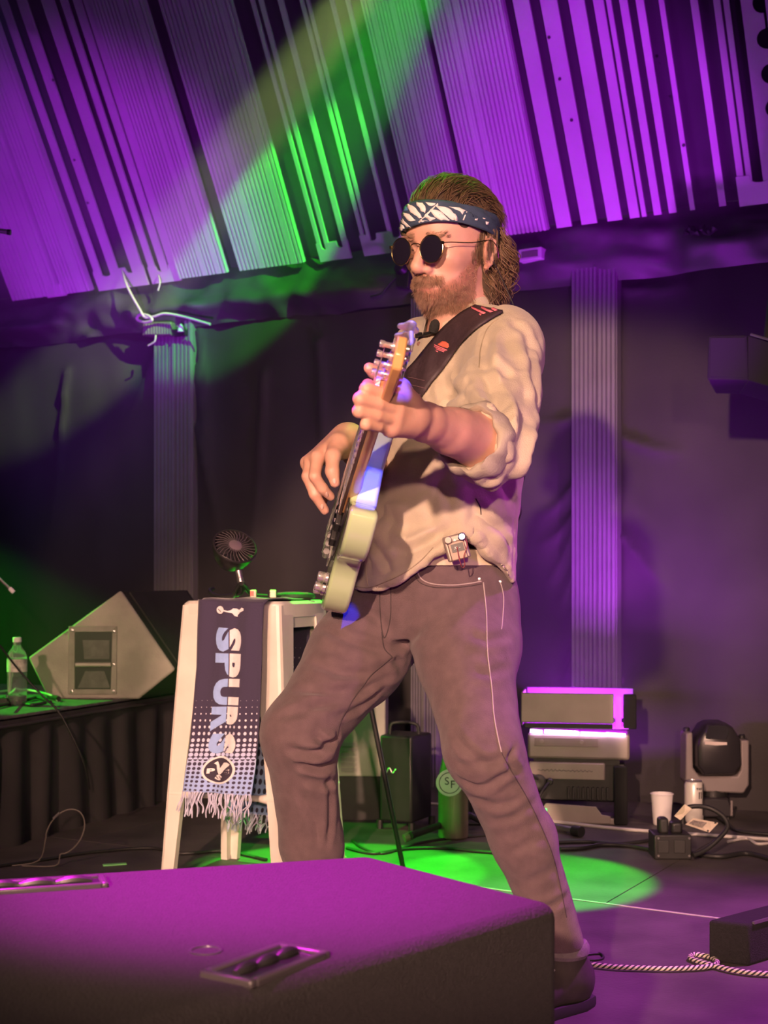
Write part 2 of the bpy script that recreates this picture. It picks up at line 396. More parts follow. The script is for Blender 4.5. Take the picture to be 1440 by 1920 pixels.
handle_set(PF(500, 1812, ZT) + UP * .0, (PF(590, 1778, ZT) - PF(410, 1846, ZT)).normalized(), 0.125, 0.062)
handle_set(PF(70, 1664, ZT), (mA - mD).normalized(), 0.17, 0.05)
MB().lathe(PF(386, 1783, ZT) + UP * -.002, UP, [(.019, 0), (.019, .0035), (.016, .0035), (.015, .001), (.004, .001)], 24).build('pole_socket', M_hplate, fm)
# ------------------------------------------------------------------ black box at the right edge + braided cord
bx = empty('speaker_box', PF(1385, 1803), 'small black carpeted speaker box cut off by the right edge, beside the braided cord', 'speaker')
q0 = PF(1328, 1803); q1 = PF(1404, 1812); q2 = q1 + Vector((.20, .17, 0)); q3 = q0 + Vector((.20, .17, 0)); hz = Vector((0, 0, .094))
MB().hexa([q0, q1, q2, q3], [q + hz for q in (q0, q1, q2, q3)]).build('cabinet', M_carpet, bx, bevel=0.007, seg=3)
d1 = (q2 - q1).normalized()
MB().box(q1 + hz + d1 * .12 + Vector((-.002, -.002, .0)), (.2, .006, .006), d1, Vector((-d1.y, d1.x, 0))).build('edge_strip', M_steel, bx)
def braid_mat():
    m = bpy.data.materials.new('braided_cord'); m.use_nodes = True; nt = m.node_tree; b = nt.nodes['Principled BSDF']
    b.inputs['Roughness'].default_value = 0.7
    uv = nt.nodes.new('ShaderNodeUVMap'); uv.uv_map = 'uv'
    w = nt.nodes.new('ShaderNodeTexWave'); w.inputs['Scale'].default_value = 0.32; w.bands_direction = 'DIAGONAL'
    cr = nt.nodes.new('ShaderNodeValToRGB'); cr.color_ramp.interpolation = 'CONSTANT'
    cr.color_ramp.elements[0].color = (.03, .03, .03, 1); cr.color_ramp.elements[1].position = .45; cr.color_ramp.elements[1].color = (.68, .62, .5, 1)
    nt.links.new(uv.outputs[0], w.inputs[0]); nt.links.new(w.outputs['Fac'], cr.inputs[0]); nt.links.new(cr.outputs[0], b.inputs['Base Color'])
    return m
M_braid = braid_mat()
def braided(name, pts, r, label):
    pts = smoothline(pts, 14); n = 8; mb = MB().tube(pts, r, n); o = mb.build(name, M_braid, smooth=80)
    uvl = o.data.uv_layers.new(name='uv'); L = [0.0]
    for a, b in zip(pts[:-1], pts[1:]): L.append(L[-1] + (b - a).length)
    for poly in o.data.polygons:
        js = [(o.data.loops[li].vertex_index) % n for li in poly.loop_indices]
        for li in poly.loop_indices:
            vi = o.data.loops[li].vertex_index; j = vi % n
            if 0 in js and n - 1 in js and j == 0: j = n
            uvl.data[li].uv = (L[vi // n] / (2 * math.pi * r) * 6.0 * 1.0, j / n * 6.0)
    return tag(o, label, 'cable')
fl = lambda *a: [PF(x, y, .008) for x, y in a]
braided('braided_cord', fl((1090, 1806), (1140, 1812), (1200, 1815), (1270, 1816), (1330, 1812), (1345, 1804), (1330, 1794), (1302, 1790), (1296, 1797),
                           (1330, 1808), (1385, 1821), (1450, 1826), (1520, 1822)), 0.0058, 'black and cream braided instrument cord looping past the black box')

# ------------------------------------------------------------------ stool
M_cream = mat('chipped_white_enamel', (0.72, 0.69, 0.62), 0.42, var=0.08, vscale=9)
M_rubber = mat('grey_rubber_foot', (0.30, 0.29, 0.28), 0.7)
E1 = Vector((.372, -.16, 0)).normalized(); E2 = Vector((.158, .39, 0)).normalized()
SCN = Vector((-.374, 4.035, 0)); SH = 0.80
st = empty('bar_stool', SCN, 'tall white enamelled metal bar stool with a scarf draped over it', 'stool')
hs, hb = 0.158, 0.205
seat_ring = lambda h, z, r=.03: [SCN + E1 * x + E2 * y + Vector((0, 0, z)) for cx, cy, a0 in ((h - r, h - r, 0), (-h + r, h - r, 90), (-h + r, -h + r, 180), (h - r, -h + r, 270))
                                 for x, y in [(cx + r * math.cos(R(a0 + 22.5 * i)), cy + r * math.sin(R(a0 + 22.5 * i))) for i in range(5)]]
MB().loft([seat_ring(hs + .002, SH - .045), seat_ring(hs + .001, SH - .008), seat_ring(hs - .007, SH), seat_ring(hs - .03, SH - .002), seat_ring(.05, SH - .004, .02)]).build('seat', M_cream, st)
legtop, legbot = [], []
for sx, sy in ((-1, -1), (1, -1), (1, 1), (-1, 1)):
    rings = []
    for t in (0, .05, .16, .3, .45, .65, 1.0):
        h = hs + (hb - hs) * (t ** 0.95); z = (SH - .012) * (1 - t)
        w = max(.075 * (1 - t) ** 1.1 + .0, 0) + .032 * t + .012
        c = SCN + E1 * (sx * h) + E2 * (sy * h) + Vector((0, 0, z)); r = .006 if t < .9 else .007
        ax, ay = E1 * -sx, E2 * -sy; th = .010 + .012 * t
        rings.append([c + ax * .012 , c + ax * w, c + ax * w + ay * th, c + ax * th + ay * th, c + ay * w + ax * th, c + ay * w, c + ay * .012, c + (ax + ay) * .004])
    lg = MB().loft(rings).build('leg', M_cream, st, smooth=25)
    foot = SCN + (E1 * sx + E2 * sy) * (hb - .012)
    MB().lathe(foot, UP, [(.016, 0), (.017, .004), (.014, .03), (.012, .035)], 12).build('foot_cap', M_rubber, lg)
for (a, b) in (((-1, -1), (1, -1)), ((1, -1), (1, 1)), ((1, 1), (-1, 1)), ((-1, 1), (-1, -1))):
    h = hs + (hb - hs) * .68 - .012; z = .255
    pa = SCN + E1 * a[0] * h + E2 * a[1] * h + UP * z; pb = SCN + E1 * b[0] * h + E2 * b[1] * h + UP * z
    m_ = (pb - pa).normalized()
    MB().tube([pa, pa + m_ * .05, pa + m_ * .075, pb - m_ * .075, pb - m_ * .05, pb], [.014, .014, .009, .009, .014, .014], 10).build('foot_rail', M_cream, st, smooth=60)
for fx in (E1, E2):                                   # stamped skirt panels between the leg tops
    for sg in (-1, 1):
        oth = E2 if fx is E1 else E1
        c = SCN + oth * (sg * (hs - .004)) + UP * (SH - .05)
        MB().box(c, (hs * 1.5, .003, .05), fx, oth).build('skirt', M_cream, st)

# ------------------------------------------------------------------ scarf
def scarf_mat():
    m = bpy.data.materials.new('knitted_scarf'); m.use_nodes = True; nt = m.node_tree; b = nt.nodes['Principled BSDF']
    b.inputs['Roughness'].default_value = 0.9; b.inputs['Sheen Weight'].default_value = 0.2
    N = lambda t: nt.nodes.new(t)
    def math_(op, a, bb=None):
        n = N('ShaderNodeMath'); n.operation = op
        for i, x in enumerate((a, bb)):
            if x is None: continue
            if isinstance(x, (int, float)): n.inputs[i].default_value = x
            else: nt.links.new(x, n.inputs[i])
        return n.outputs[0]
    uv = N('ShaderNodeUVMap'); uv.uv_map = 'uv'; sp = N('ShaderNodeSeparateXYZ'); nt.links.new(uv.outputs[0], sp.inputs[0])
    u, v = sp.outputs[0], sp.outputs[1]                # u 0..1 across, v 0..1 down the scarf
    cols, rows = 13.0, 34.0
    cu = math_('SUBTRACT', math_('FRACT', math_('MULTIPLY', u, cols)), .5); cv = math_('SUBTRACT', math_('FRACT', math_('MULTIPLY', v, rows)), .5)
    d = math_('SQRT', math_('ADD', math_('MULTIPLY', cu, cu), math_('MULTIPLY', cv, cv)))
    mr = N('ShaderNodeMapRange'); nt.links.new(v, mr.inputs[0]); mr.inputs[1].default_value = .46; mr.inputs[2].default_value = .78; mr.inputs[3].default_value = .0; mr.inputs[4].default_value = .47
    light = math_('LESS_THAN', d, mr.outputs[0])
    mr2 = N('ShaderNodeMapRange'); nt.links.new(v, mr2.inputs[0]); mr2.inputs[1].default_value = .78; mr2.inputs[2].default_value = 1.0; mr2.inputs[3].default_value = .40; mr2.inputs[4].default_value = .26
    dark = math_('GREATER_THAN', d, mr2.outputs[0])
    low = math_('GREATER_THAN', v, .78)
    fac = math_('ADD', math_('MULTIPLY', light, math_('SUBTRACT', 1.0, low)), math_('MULTIPLY', dark, low))
    rampc = N('ShaderNodeValToRGB'); nt.links.new(v, rampc.inputs[0])
    rampc.color_ramp.elements[0].position = .6; rampc.color_ramp.elements[0].color = (.70, .68, .80, 1)
    rampc.color_ramp.elements[1].position = .9; rampc.color_ramp.elements[1].color = (.34, .47, .85, 1)
    mx = N('ShaderNodeMix'); mx.data_type = 'RGBA'; nt.links.new(fac, mx.inputs[0]); mx.inputs[6].default_value = (.045, .035, .075, 1); nt.links.new(rampc.outputs[0], mx.inputs[7])
    nt.links.new(mx.outputs[2], b.inputs['Base Color'])
    wv = N('ShaderNodeTexNoise'); wv.inputs['Scale'].default_value = 260; bp = N('ShaderNodeBump'); bp.inputs['Strength'].default_value = .3; bp.inputs['Distance'].default_value = .002
    tc = N('ShaderNodeTexCoord'); nt.links.new(tc.outputs['Object'], wv.inputs[0]); nt.links.new(wv.outputs['Fac'], bp.inputs['Height']); nt.links.new(bp.outputs[0], b.inputs['Normal'])
    return m
M_scarf = scarf_mat()
sf_left = [(372, 1124), (371, 1180), (370, 1250), (364, 1320), (357, 1390), (349, 1440), (342, 1484)]
sf_right = [(492, 1129), (489, 1190), (488, 1250), (486, 1320), (483, 1390), (478, 1440), (470, 1492)]
def pl_at(pl, v):
    x = v * (len(pl) - 1); i = min(int(x), len(pl) - 2); t = x - i
    return pl[i][0] + (pl[i + 1][0] - pl[i][0]) * t, pl[i][1] + (pl[i + 1][1] - pl[i][1]) * t
def sf_front(u, v, o=0.0):
    (xa, ya), (xb, yb) = pl_at(sf_left, v), pl_at(sf_right, v)
    dA = 3.855 - .05 * v; dB = 3.772 - .05 * v
    p = P(xa, ya, dA) * (1 - u) + P(xb, yb, dB) * u
    nrm = E2 * -1.0
    return p + nrm * (o + .006 * math.sin(u * 9 + 1.0) * (.4 + .6 * v) + .004 * math.sin(u * 17 + v * 4) - .004)
sc = empty('scarf', SCN + UP * SH, 'navy football scarf with white and blue SPURS lettering hanging down the stool', 'scarf')
def ribbon(name, fn, nu, nv, m, parent, uvf=lambda u, v: (u, v), th=.004):
    vs = [fn(i / nu, j / nv) for j in range(nv + 1) for i in range(nu + 1)]
    fs = [(j * (nu + 1) + i, j * (nu + 1) + i + 1, (j + 1) * (nu + 1) + i + 1, (j + 1) * (nu + 1) + i) for j in range(nv) for i in range(nu)]
    o = mesh_obj(name, vs, fs, m, parent, smooth=True); ul = o.data.uv_layers.new(name='uv')
    for lp in o.data.loops:
        i, j = lp.vertex_index % (nu + 1), lp.vertex_index // (nu + 1); ul.data[lp.index].uv = uvf(i / nu, j / nv)
    if th: md = o.modifiers.new('thick', 'SOLIDIFY'); md.thickness = th; md.offset = 0
    return o
top_f = lambda u: sf_front(u, 0.0)
def sf_top(u, v):                                       # over the seat, front edge to back edge
    a = top_f(u); back = a + E2 * .31 + Vector((0, 0, 0)); p = a * (1 - v) + back * v
    p.z = SH + .006 - .012 * max(0, 1 - v * 12) - .012 * max(0, (v - .92) * 12) + .002 * math.sin(u * 12 + v * 7); return p
def sf_back(u, v):
    a = sf_top(u, 1.0) + E2 * (.012 + .03 * v) - E1 * (.10 * v); a.z = SH - .008 - v * .64; return a + E2 * .006 * math.sin(u * 10)
ribbon('front_panel', lambda u, v: sf_front(u, v), 24, 60, M_scarf, sc)
ribbon('seat_panel', sf_top, 20, 30, M_scarf, sc, lambda u, v: (u, .1))
ribbon('back_panel', sf_back, 20, 40, M_scarf, sc, lambda u, v: (1 - u, .35 + v * .65))
M_fr1 = mat('scarf_fringe', (.52, .53, .70), .9, var=.25, vscale=60)
def fringe(fn, nm, Lg, seed, rows=46):
    rs = random.Random(seed); mb = MB()
    for i in range(rows):
        u = (i + rs.random()) / rows; a = fn(u, 1.0); b0 = fn(u, .985); dn = (a - b0).normalized(); side = (fn(min(u + .02, 1), 1) - fn(max(u - .02, 0), 1)).normalized()
        L = Lg * rs.uniform(.85, 1.12); c1, c2 = rs.uniform(-.012, .012), rs.uniform(-.016, .018); out = Vector((-E2.x, -E2.y, 0)) * rs.uniform(-.006, .012)
        pts = [a - dn * .004, a + dn * L * .35 + side * c1 + out * .5, a + dn * L * .7 + side * c2 + out, a + dn * L + side * (c2 * 1.3) + out]
        mb.tube(smoothline(pts, 3), [.0021] * 9 + [.0014], 5)
    o = mb.build(nm, M_fr1, sc, smooth=80); o['kind'] = 'stuff'; return o
fringe(sf_front, 'fringe', .062, 4); fringe(sf_back, 'fringe', .055, 9)
# printed motifs: each lies on the scarf surface
M_pw = mat('scarf_print_white', (.78, .74, .76), .85, var=.05, vscale=90); M_pb = mat('scarf_print_blue', (.30, .44, .80), .85, var=.05, vscale=90)
M_pd = mat('scarf_print_dark', (.045, .035, .06), .9, var=0)
def sf_map(x, y, o): return sf_front(x, y, o)          # x across 0..1, y down 0..1
def poly_print(name, pts, m, o=.004, parent=None):
    bm = bmesh.new(); vs = [bm.verts.new((x, y, 0)) for x, y in pts]; bm.faces.new(vs); bmesh.ops.triangulate(bm, faces=bm.faces)
    bmesh.ops.subdivide_edges(bm, edges=bm.edges, cuts=2, use_grid_fill=True)
    vv = [sf_map(v.co.x, v.co.y, o) for v in bm.verts]; bm.verts.index_update(); ff = [tuple(q.index for q in f.verts) for f in bm.faces]; bm.free()
    ob = mesh_obj(name, vv, ff, m, parent or sc); md = ob.modifiers.new('thick', 'SOLIDIFY'); md.thickness = .0012; return ob
def letter_print(ch, x0, x1, y0, y1, xsplit, m_hi, m_lo, o=.0045, off=.06):
    """one letter turned a quarter clockwise: its top points right, it reads downwards; split in two colours at xsplit"""
    v, f = text_mesh(ch, 1.0, 0, off); xs = [p[0] for p in v]; ys = [p[1] for p in v]; ax, bx_, ay, by = min(xs), max(xs), min(ys), max(ys)
    mp = [(x0 + (p[1] - ay) / (by - ay) * (x1 - x0), y0 + (p[0] - ax) / (bx_ - ax) * (y1 - y0)) for p in v]
    for m, keep in ((m_hi, 1), (m_lo, -1)):
        bm = bmesh.new(); vs = [bm.verts.new((x, y, 0)) for x, y in mp]
        for q in f:
            try: bm.faces.new([vs[i] for i in q])
            except ValueError: pass
        xs_ = xsplit + .008 * keep
        bmesh.ops.bisect_plane(bm, geom=bm.verts[:] + bm.edges[:] + bm.faces[:], plane_co=(xs_, 0, 0), plane_no=(keep, 0, 0), clear_inner=True)
        for cy in [y0 + (y1 - y0) * k / 5 for k in range(1, 5)]:
            bmesh.ops.bisect_plane(bm, geom=bm.verts[:] + bm.edges[:] + bm.faces[:], plane_co=(0, cy, 0), plane_no=(0, 1, 0))
        for cx in [x0 + (x1 - x0) * k / 6 for k in range(1, 6)]:
            bmesh.ops.bisect_plane(bm, geom=bm.verts[:] + bm.edges[:] + bm.faces[:], plane_co=(cx, 0, 0), plane_no=(1, 0, 0))
        todo = set(bm.faces)
        while todo:                                     # each separate piece of print is its own part
            stack = [todo.pop()]; isl = []
            while stack:
                g = stack.pop(); isl.append(g)
                for e in g.edges:
                    for h_ in e.link_faces:
                        if h_ in todo: todo.remove(h_); stack.append(h_)
            ids = {}; vv = []
            for g in isl:
                for q in g.verts:
                    if q not in ids: ids[q] = len(vv); vv.append(sf_map(q.co.x, q.co.y, o))
            ob = mesh_obj('letter', vv, [tuple(ids[q] for q in g.verts) for g in isl], m, sc); md = ob.modifiers.new('thick', 'SOLIDIFY'); md.thickness = .0012
        bm.free()
for ch, y0, y1 in (('S', .145, .262), ('P', .270, .382), ('U', .388, .505), ('R', .512, .622), ('S', .632, .745)):
    letter_print(ch, .285, .70, y0, y1, .50, M_pw, M_pb)
# cockerel on a ball (lies sideways, head to the right)
def blob(c, rx, ry, n=20): return [(c[0] + rx * math.cos(2 * math.pi * i / n), c[1] + ry * math.sin(2 * math.pi * i / n)) for i in range(n)]
poly_print('emblem', blob((.345, .052), .062, .021), M_pw)
poly_print('emblem', [(.40, .050), (.47, .055), (.52, .050), (.55, .040), (.60, .040), (.64, .047), (.69, .043), (.68, .034), (.72, .038), (.72, .050), (.66, .058), (.60, .056), (.585, .066),
                      (.62, .075), (.62, .083), (.575, .080), (.54, .066), (.47, .062), (.40, .058)], M_pw)
poly_print('emblem_line', [(.30, .048), (.35, .062), (.36, .060), (.31, .046)], M_pd, .0055)
# round crest
RX, RYY = .245, .090; CC = (.49, .850)
poly_print('crest', blob(CC, RX, RYY, 36), M_pw, .0045); poly_print('crest_field', blob(CC, RX * .87, RYY * .87, 36), M_pd, .0058)
def crest_letter(ch, cx, cy, w, h, rot=0, o=.0072):
    v, f = text_mesh(ch, 1.0, 0, .05); xs = [p[0] for p in v]; ys = [p[1] for p in v]; ax, bx_, ay, by = min(xs), max(xs), min(ys), max(ys)
    vv = []
    for p in v:
        a = (p[0] - ax) / (bx_ - ax) - .5; b_ = .5 - (p[1] - ay) / (by - ay)
        c_, s_ = math.cos(rot), math.sin(rot); vv.append(sf_map(cx + w * (a * c_ - b_ * s_), cy + h * (a * s_ + b_ * c_), o))
    mesh_obj('letter', vv, f, M_pw, sc)
crest_letter('P', CC[0] - .125, CC[1] + .003, .10, .034); crest_letter('S', CC[0] + .125, CC[1] + .003, .10, .034)
crest_letter('S', CC[0] + .0, CC[1] + .047, .11, .034, .4)
poly_print('crest_bird', [(CC[0] + a, CC[1] + b) for a, b in ((-.10, -.045), (-.05, -.058), (-.02, -.035), (.0, -.012), (.03, -.03), (.06, -.05), (.12, -.052), (.17, -.04), (.11, -.036), (.075, -.018), (.05, .005), (.03, .022), (.0, .03), (-.03, .012), (-.05, -.012), (-.06, -.035))], M_pw, .0066)

# ------------------------------------------------------------------ fan on the stool
M_fan = mat('fan_charcoal_plastic', (.018, .016, .018), .4, var=.1)
fb = P(452, 1112, 4.02); fb.z = SH + .008
fan = empty('desk_fan', fb, 'small round charcoal fan on flexible tripod legs, standing on the stool', 'fan')
fc = P(437, 1034, 4.02); fax = Vector((.30, -.62, .60)).normalized(); fx_, fy_, _ = frame_of(fax); fr = .063
MB().lathe(fc - fax * .045, fax, [(.018, -.006), (.034, -.004), (fr * .82, .02), (fr, .052), (fr * 1.02, .066), (fr * .96, .070), (fr * .94, .062), (fr * .9, .05), (.02, .04)], 40).build('housing', M_fan, fan, smooth=40)
rim = fc + fax * .022
gr = MB()
for i in range(28):
    t = 2 * math.pi * i / 28; d_ = fx_ * math.cos(t) + fy_ * math.sin(t); e_ = fx_ * math.cos(t + .25) + fy_ * math.sin(t + .25)
    gr.tube([rim + d_ * .018 + fax * .006, rim + (d_ * .6 + e_ * .4) * .042 + fax * .005, rim + e_ * fr * .97], .0013, 4)
g_ = gr.build('grille', mat('fan_grille_grey', (.09, .075, .085), .4, var=.1), fan); g_['kind'] = 'stuff'
MB().lathe(rim, fax, [(.0195, 0), (.0195, .006), (.015, .0085), (.001, .009)], 24).build('hub', mat('fan_hub', (.16, .12, .15), .35), fan)
MB().tube([rim + fx_ * fr * math.cos(t) + fy_ * fr * math.sin(t) for t in [2 * math.pi * i / 48 for i in range(48)]], .0032, 8, closed=True).build('rim', M_fan, fan)
for i in range(5):
    t = i * 2 * math.pi / 5; d_ = fx_ * math.cos(t) + fy_ * math.sin(t); e_ = fx_ * math.cos(t + .9) + fy_ * math.sin(t + .9)
    MB().add([rim - fax * .02 + d_ * .016, rim - fax * .012 + d_ * .054, rim - fax * .022 + e_ * .054, rim - fax * .026 + e_ * .016], [(0, 1, 2, 3)]).build('blade', M_blackm, fan)
nb = P(452, 1092, 4.02); nt_ = P(447, 1070, 4.02)
MB().lathe(nb, (nt_ - nb), [(.010, 0), (.010, .012), (.0085, .013), (.0095, .03), (.0095, .036)], 16).build('neck', M_steel, fan)
for pts in ([(452, 1094), (446, 1102), (441, 1112), (436, 1119)], [(454, 1094), (461, 1102), (468, 1111), (478, 1116)], [(452, 1094), (455, 1104), (449, 1113), (430, 1117), (410, 1118), (396, 1112), (394, 1106), (400, 1104)]):
    q = [P(x, y, 4.0 + .03 * i) for i, (x, y) in enumerate(pts)]
    MB().tube(smoothline(q, 5), .0062, 8).build('flex_leg', M_black, fan, smooth=70)
M_red = mat('red_print', (.6, .12, .1), .5)
for nm, px, py, c, lab in (('cable_adapter', 475, 1112, (.72, .6, .5), 'small pale plug with a red face lying on the stool beside the fan'), ('power_plug', 512, 1112, (.70, .64, .48), 'small cream ribbed plug lying near the middle of the stool seat')):
    b0 = P(px, py, 4.02); b0.z = SH + .019; pe = empty(nm, b0, lab, 'plug')
    mm = mat(nm + '_shell', c, .5)
    MB().box(b0, (.018, .016, .024)).build('shell', mm, pe, bevel=.003)
    if nm == 'cable_adapter': MB().box(b0 + Vector((-.003, -.0085, .001)), (.011, .002, .014)).build('red_face', M_red, pe)
    else:
        for i in range(3): MB().box(b0 + Vector((0, -.0085, -.007 + i * .007)), (.018, .002, .002)).build('rib', M_cream, pe)
    MB().cyl(b0 + Vector((.009, 0, -.004)), b0 + Vector((.04, .01, -.006)), .0045, n=8).build('strain_relief', M_black, pe)
tr = P(555, 1112, 4.06); tr.z = SH + .012
pc = empty('tool_pouch', tr, 'flat dark pouch lying on the right half of the stool seat', 'pouch')
MB().loft([[tr + E1 * x * k + E2 * y * k + UP * z for x, y in arc((0, 0), .058, 0, 345, 23)] for k, z in ((.85, -.009), (1, -.002), (.95, .006), (.6, .011))]).build('pouch_body', M_blackm, pc, smooth=50)
MB().tube([tr + E1 * (-.05 + .1 * i / 10) - E2 * .02 + UP * (.0085 + .003 * math.sin(i / 10 * math.pi)) for i in range(11)], .0016, 6).build('zip', M_grey, pc)

# ------------------------------------------------------------------ riser with pleated skirt
RH = 0.42
M_skirt = mat('black_pleated_skirt', (.05, .045, .05), .8, var=.2, vscale=6, bump=.15, bscale=150)
M_rtop = mat('riser_top_carpet', (.13, .12, .13), .9, var=.3, vscale=40, bump=.5, bscale=200)
rA, rB = Vector((-1.40, 3.98, 0)), Vector((-.80, 5.55, 0))
rv = (rB - rA); rl = rv.length; rd = rv.normalized(); rn = Vector((rd.y, -rd.x, 0))
rpoly = [rA, rB, rB + Vector((-.9, .35, 0)), Vector((-2.9, 5.6, 0)), Vector((-2.9, 3.6, 0))]
rs_ = empty('riser', (rA + rB) / 2, 'low stage riser at the left with a black pleated skirt, green light on its top', 'platform')
MB().prism([p - rn * .03 for p in rpoly[:2]] + rpoly[2:], (0, 0, RH - .012)).build('frame', M_blackm, rs_)
MB().prism([p + UP * (RH - .011) for p in rpoly], (0, 0, .011)).build('deck', M_rtop, rs_, bevel=.004)
n1_ = rnoise(21); nu, nv = 220, 14; vs = []
for j in range(nv + 1):
    v = j / nv
    for i in range(nu + 1):
        u = i / nu; ph = u * 62 + 2.2 * float(n1_(np.array(u * 9), np.array(v * 1.2)))
        o_ = .012 + .012 * math.sin(ph) * (1 - .25 * v) * (0.55 + .9 * float(n1_(np.array(u * 20 + 5), np.array(3.0)) + .5)) * (.15 if j >= nv - 1 else 1)
        vs.append(rA + rv * u + rn * o_ + UP * (RH - .012) * v)
mesh_obj('skirt', vs, [(j * (nu + 1) + i, j * (nu + 1) + i + 1, (j + 1) * (nu + 1) + i + 1, (j + 1) * (nu + 1) + i) for j in range(nv) for i in range(nu)], M_skirt, rs_, smooth=True)
MB().tube([rA + rv * (i / 40) + rn * (.022 + .003 * math.sin(i)) + UP * (RH - .03) for i in range(41)], .006, 8).build('hem', M_skirt, rs_)

# wedge monitor on the riser
M_wside = mat('worn_grey_speaker_side', (.40, .37, .33), .85, var=.22, vscale=7, bump=.4, bscale=220)
pent = [P(225, 1107, 5.12), P(327, 1256, 5.12), P(259, 1311, 5.12), P(90, 1311, 5.12), P(52, 1233, 5.12)]
for p in pent[2:4]: p.z = RH
wx = Vector((.17, .56, 0))
wm = empty('wedge_monitor', (pent[2] + pent[3]) / 2, 'grey-sided wedge floor monitor with a recessed handle, standing on the riser', 'speaker')
MB().prism([p + wx * .03 for p in pent], wx * .97).build('cabinet', M_carpet, wm, bevel=.008)
MB().prism(pent, wx * .028).build('side_panel', M_wside, wm, bevel=.010, seg=3)
g0 = [pent[0] + wx * .06, pent[1] + wx * .06, pent[1] + wx * .95, pent[0] + wx * .95]; gn = (pent[1] - pent[0]).cross(wx).normalized()
if gn.z < 0: gn = -gn
cgr = sum(g0, Vector()) / 4
MB().prism([cgr + (p - cgr) * .93 + gn * .001 for p in g0], gn * .006).build('grille', M_blackm, wm)
def hP(px, py, o=0): return P(px, py, 5.12) + Vector((0, -o, 0))
hcx = [(129, 1174), (220, 1174), (219, 1302), (128, 1302)]; hin = [(141, 1185), (211, 1185), (208, 1292), (141, 1292)]
hq = [hP(*p, .006) for p in hcx]; iq = [hP(*p, .007) for p in hin]; ibq = [hP(*p, -.0) for p in hin]
mbh = MB()
hq_b = [hP(*p, -.001) for p in hcx]
for i in range(4):
    j = (i + 1) % 4; mbh.hexa([hq_b[i], hq_b[j], ibq[j], ibq[i]], [hq[i], hq[j], iq[j], iq[i]])
hr = mbh.build('handle_frame', mat('handle_frame_grey', (.27, .25, .22), .5, var=.2, vscale=20), wm, bevel=.002)
MB().prism([hP(*p, .0012) for p in hin], (0, -.0006, 0)).build('handle_cup', M_hole, hr)
M_cup = mat('handle_cup_inner', (.09, .085, .08), .5, var=.3, vscale=30)
MB().prism([hP(*p, .0022) for p in ((155, 1200), (206, 1200), (206, 1236), (158, 1236))], (0, -.0015, 0)).build('cup_back', M_cup, hr, bevel=.0008)
MB().prism([hP(*p, .0022) for p in ((160, 1258), (196, 1258), (207, 1290), (146, 1290))], (0, -.0015, 0)).build('cup_floor', M_cup, hr, bevel=.0008)
MB().cyl(hP(143, 1246, .010), hP(209, 1246, .010), .008, n=12).build('grip_bar', mat('grip_grey', (.42, .39, .35), .4), hr)
for p in ((136, 1182), (214, 1184), (214, 1246), (135, 1296), (213, 1296)): MB().lathe(hP(*p, .006), (0, -1, 0), [(.006, 0), (.0055, .002), (.002, .003)], 10).build('screw', M_steel, hr)

# bottle on the riser
bb = P(32, 1316, 4.86); bb.z = RH
wb = empty('water_bottle', bb, 'clear plastic water bottle with a white cap on the riser edge', 'bottle')
M_pet = mat('clear_bottle_plastic', (.85, .85, .9), .08, var=0, trans=.92)
prof = [(.026, 0), (.034, .006), (.034, .03)]
for i in range(6): prof += [(.0325, .034 + i * .013), (.034, .041 + i * .013)]
prof += [(.0345, .12), (.034, .165), (.03, .185), (.016, .205), (.0135, .212), (.0135, .226)]
MB().lathe(bb, UP, prof, 28).build('bottle_body', M_pet, wb, smooth=50)
MB().lathe(bb + UP * .222, UP, [(.0155, 0), (.0155, .014), (.013, .017), (.001, .017)], 20).build('cap', M_white, wb)
MB().lathe(bb + UP * .118, UP, [(.0352, 0), (.0352, .045)], 28).build('label_band', mat('bottle_label', (.55, .5, .48), .5, var=.4, vscale=60), wb)
# stands and cables lying about the riser
bs = empty('boom_stand', P(-10, 1120, 4.6), 'pale boom of a microphone stand poking in at the left edge above the riser', 'stand')
MB().tube([P(-60, 1028, 4.6), P(-2, 1084, 4.6), P(24, 1109, 4.6)], .005, 8).build('boom', M_steel, bs); MB().cyl(P(18, 1103, 4.6), P(26, 1111, 4.6), .0075, n=10).build('end_cap', M_white, bs)
b2 = empty('microphone_boom', P(-20, 430, 4.6), 'grey microphone boom tip at the left edge in front of the roof panels', 'stand')
MB().cyl(P(-60, 424, 4.6), P(14, 435, 4.6), .008, n=10).build('boom', M_steel, b2); MB().cyl(P(14, 435, 4.6), P(20, 436, 4.6), .0095, n=10).build('clamp', M_black, b2)
rp = lambda px, py, dz=.006: (lambda q: Vector((q.x, q.y, RH + dz)))(PF(px, py, RH))
cable('riser_cable', [P(-15, 1190, 4.55), P(30, 1250, 4.6), P(75, 1300, 4.62), P(110, 1335, 4.60), P(140, 1390, 4.60), P(160, 1440, 4.62), P(168, 1480, 4.66)], .0035, M_cable, 'thin black cable hanging down over the riser skirt')
cable('riser_cable', [P(-15, 1300, 4.62), rp(40, 1308, .03), rp(90, 1312, .02), rp(108, 1316)], .0042, M_cablew, 'pale cable with a plug running across the riser top')
MB().cyl(rp(92, 1311, .012), rp(110, 1316, .012), .009, n=10).build('cable_connector', M_black)
tag(bpy.data.objects['cable_connector'], 'stubby black cable connector at the front edge of the riser', 'connector')
for pts, lab in (([(-10, 1330), (30, 1322), (60, 1326), (85, 1322)], 'dark cable winding along the front of the riser top'),
                 ([(-10, 1318), (20, 1312), (50, 1316), (70, 1312), (95, 1320)], 'dark cable coiled behind the front cable on the riser')):
    cable('riser_cable', [rp(x, y, .008) for x, y in pts], .006, M_cable, lab)
pd = rp(16, 1322, .0)
pdl = empty('effect_pedal', pd, 'small dark effect pedal lying on the riser below the water bottle', 'pedal')
